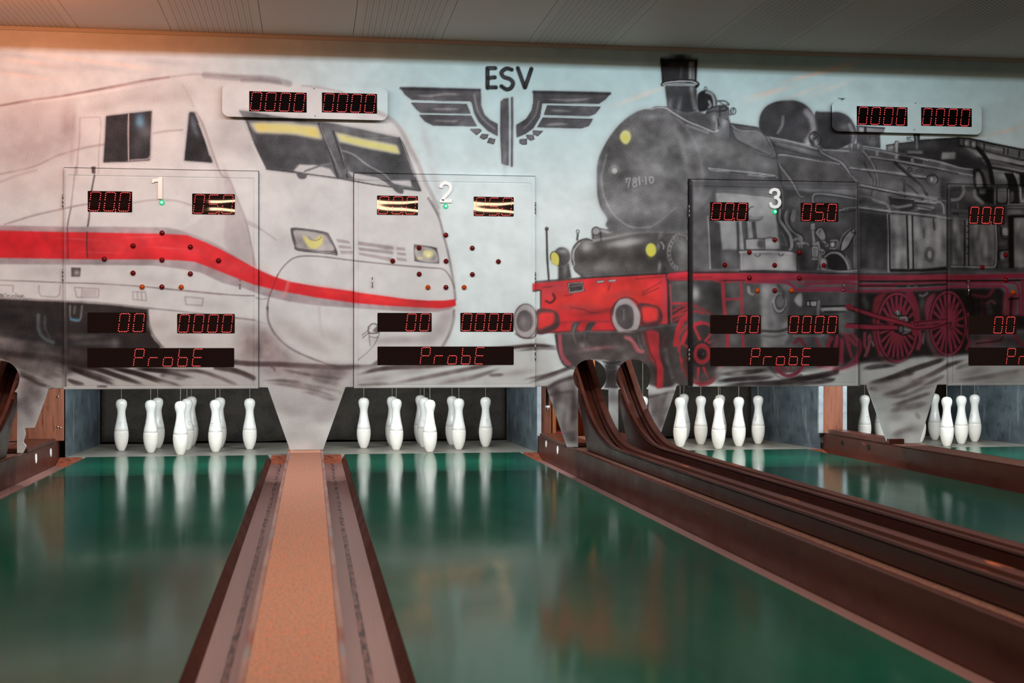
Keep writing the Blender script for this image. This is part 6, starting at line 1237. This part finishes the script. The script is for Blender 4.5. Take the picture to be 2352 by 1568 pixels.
# raised numerals
def num(i,px,py,H,kind,m):
    z=lambda q:inv(px,q,'Y',YD)[2]; cx=inv(px,py,'Y',YD)[0]; z0=z(py+H/2); h=z(py-H/2)-z0; w=h*.60; st=h*.165; t=T[i]
    X=lambda u,v:(cx+(u-.5)*w,z0+v*h)
    if kind=='2': mb=ribbon([X(.10,.70),X(.15,.83),X(.32,.925),X(.52,.94),X(.76,.90),X(.89,.77),X(.86,.62),X(.70,.47),X(.42,.29),X(.20,.11)],st,YD-.0006,.012,'n',m,t); mb.box(X(0,0)[0],X(1,0)[0],YD-.0126,YD-.0006,z0,z0+st)
    elif kind=='3': mb=ribbon([X(.09,.72),X(.17,.86),X(.34,.925),X(.52,.935),X(.74,.89),X(.84,.75),X(.74,.60),X(.50,.535)],st,YD-.0006,.012,'n',m,t); m2=ribbon([X(.42,.53),X(.60,.525),X(.80,.46),X(.91,.31),X(.82,.15),X(.62,.07),X(.42,.065),X(.20,.11),X(.08,.28)],st,YD-.0007,.0125,'n',m,t); mb.add(m2.v,m2.f)
    else:
        s=st*.95; mb=MB(); a=cx+w*.02; bl=a-.55*s; poly=[(bl,z0),(a+.7*s,z0),(a+.7*s,z0+h),(a-.1*s,z0+h),(bl,z0+h*.93),(bl-1.65*s,z0+h*.90),(bl-1.75*s,z0+h*.72),(bl-1.3*s,z0+h*.73),(bl-.9*s,z0+h*.78),(bl,z0+h*.785)]; mb.prism(poly,'Y',YD-.0126,YD-.0006)
    o=buildw(mb,'number_'+{'1':'one','2':'two','3':'three'}[kind],m,t,bevel=.0015)
num(0,367,432,50,'1','numeral1'); num(1,1023.5,441.8,48,'2','white'); num(2,1779,455.5,45.5,'3','white')
def handle(t,px,y0,y1,tee=False):
    p=inv(px,y0,'Y',YD-.01); q=inv(px,y1,'Y',YD-.01); mb=MB(); mb.cyl((p[0],YD-.012,q[2]),(p[0],YD-.012,p[2]),.0032,8)
    if tee: mb.cyl((p[0]-.014,YD-.012,q[2]+.003),(p[0]+.003,YD-.012,q[2]+.003),.0028,8)
    mb.cyl((p[0],YD+.0,q[2]+.004),(p[0],YD-.014,q[2]+.004),.0045,8); mb.cyl((p[0],YD+.0,p[2]-.004),(p[0],YD-.014,p[2]-.004),.0036,8); buildw(mb,'latch','chrome',t)
handle(T[0],551.2,640,663); handle(T[1],855.2,636,659.5); handle(T[2],1938.5,646,667,True)
p=inv(2219,662,'Y',YD); mb=MB(); n=28; V=[];Fs=[]
for k in range(n):
    t_=2*math.pi*k/n
    for j in range(8):
        s_=2*math.pi*j/8; R_=.056+.008*math.cos(s_); V.append((p[0]+.3*R_*math.cos(t_),YD-.035+.95*R_*math.cos(t_)*.5+.006*math.sin(s_)*.7,p[2]+R_*math.sin(t_)))
for k in range(n):
    for j in range(8):Fs.append((k*8+j,((k+1)%n)*8+j,((k+1)%n)*8+(j+1)%8,k*8+(j+1)%8))
mb.add(V,Fs,0,True); mb.cyl((p[0],YD,p[2]+.045),(p[0],YD-.045,p[2]+.052),.006,8); buildw(mb,'ring_handle','chrome',T[3])
# ---------------------------------------------------------------- score boards above
def board(px0,py0,px1,py1,label,disp,screws):
    y=-.062; A=inv(px0,(py0+py1)/2,'Y',y)[0]; B_=inv(px1,(py0+py1)/2,'Y',y)[0]; z1,z0=2.571,2.351
    t=empty('score_board',((A+B_)/2,y,z0),label,'score board')
    r=.045; pl=np.array(rrect(A,B_,z0,z1,r,8)); st=.0052
    # face: warped rows between the rounded outline
    def ext(z,s):
        d=0
        if z>z1-r: d=r-math.sqrt(max(r*r-(z-(z1-r))**2,0))
        if z<z0+r: d=r-math.sqrt(max(r*r-((z0+r)-z)**2,0))
        return A+d if s<0 else B_-d
    V,Q=bandVQ(lambda z:ext(z,-1),lambda z:ext(z,1),z0,z1,st,y,brk=(z0+.0015,z0+r,z1-r,z1-.0015))
    sheet('board_face',V,Q,'mural_door',t,((A+B_)/2,y,z0),rim=.012)
    mb=MB(); mb.prism(rrect(A+.012,B_-.012,z0+.008,z1-.010,.035,6),'Y',y+.0125,-.0005); buildw(mb,'housing','black',t)
    for px in disp: display(px,4,'0000',y-.0015,t,'glass5',.001)
    for a,b in screws:
        p=inv(a,b,'Y',y); mb=MB(); mb.lathe([(0,.005),(.0015,.0045)],10,p[0],y-.0003,p[2],axis='Y'); buildw(mb,'screw','steel',t)
board(510,192,891,277,'grey rounded score board above panel number 1, over the white train',[(572.4,211,704.4,257),(739.5,214,866,259.5)],[(721.5,203.5),(723.5,266)])
board(1912,228,2256,307,'grey rounded score board above panel number 3, over the locomotive',[(1968,245,2084.3,288.3),(2116,248,2232,290)],[(2102.5,237),(2100,298)])
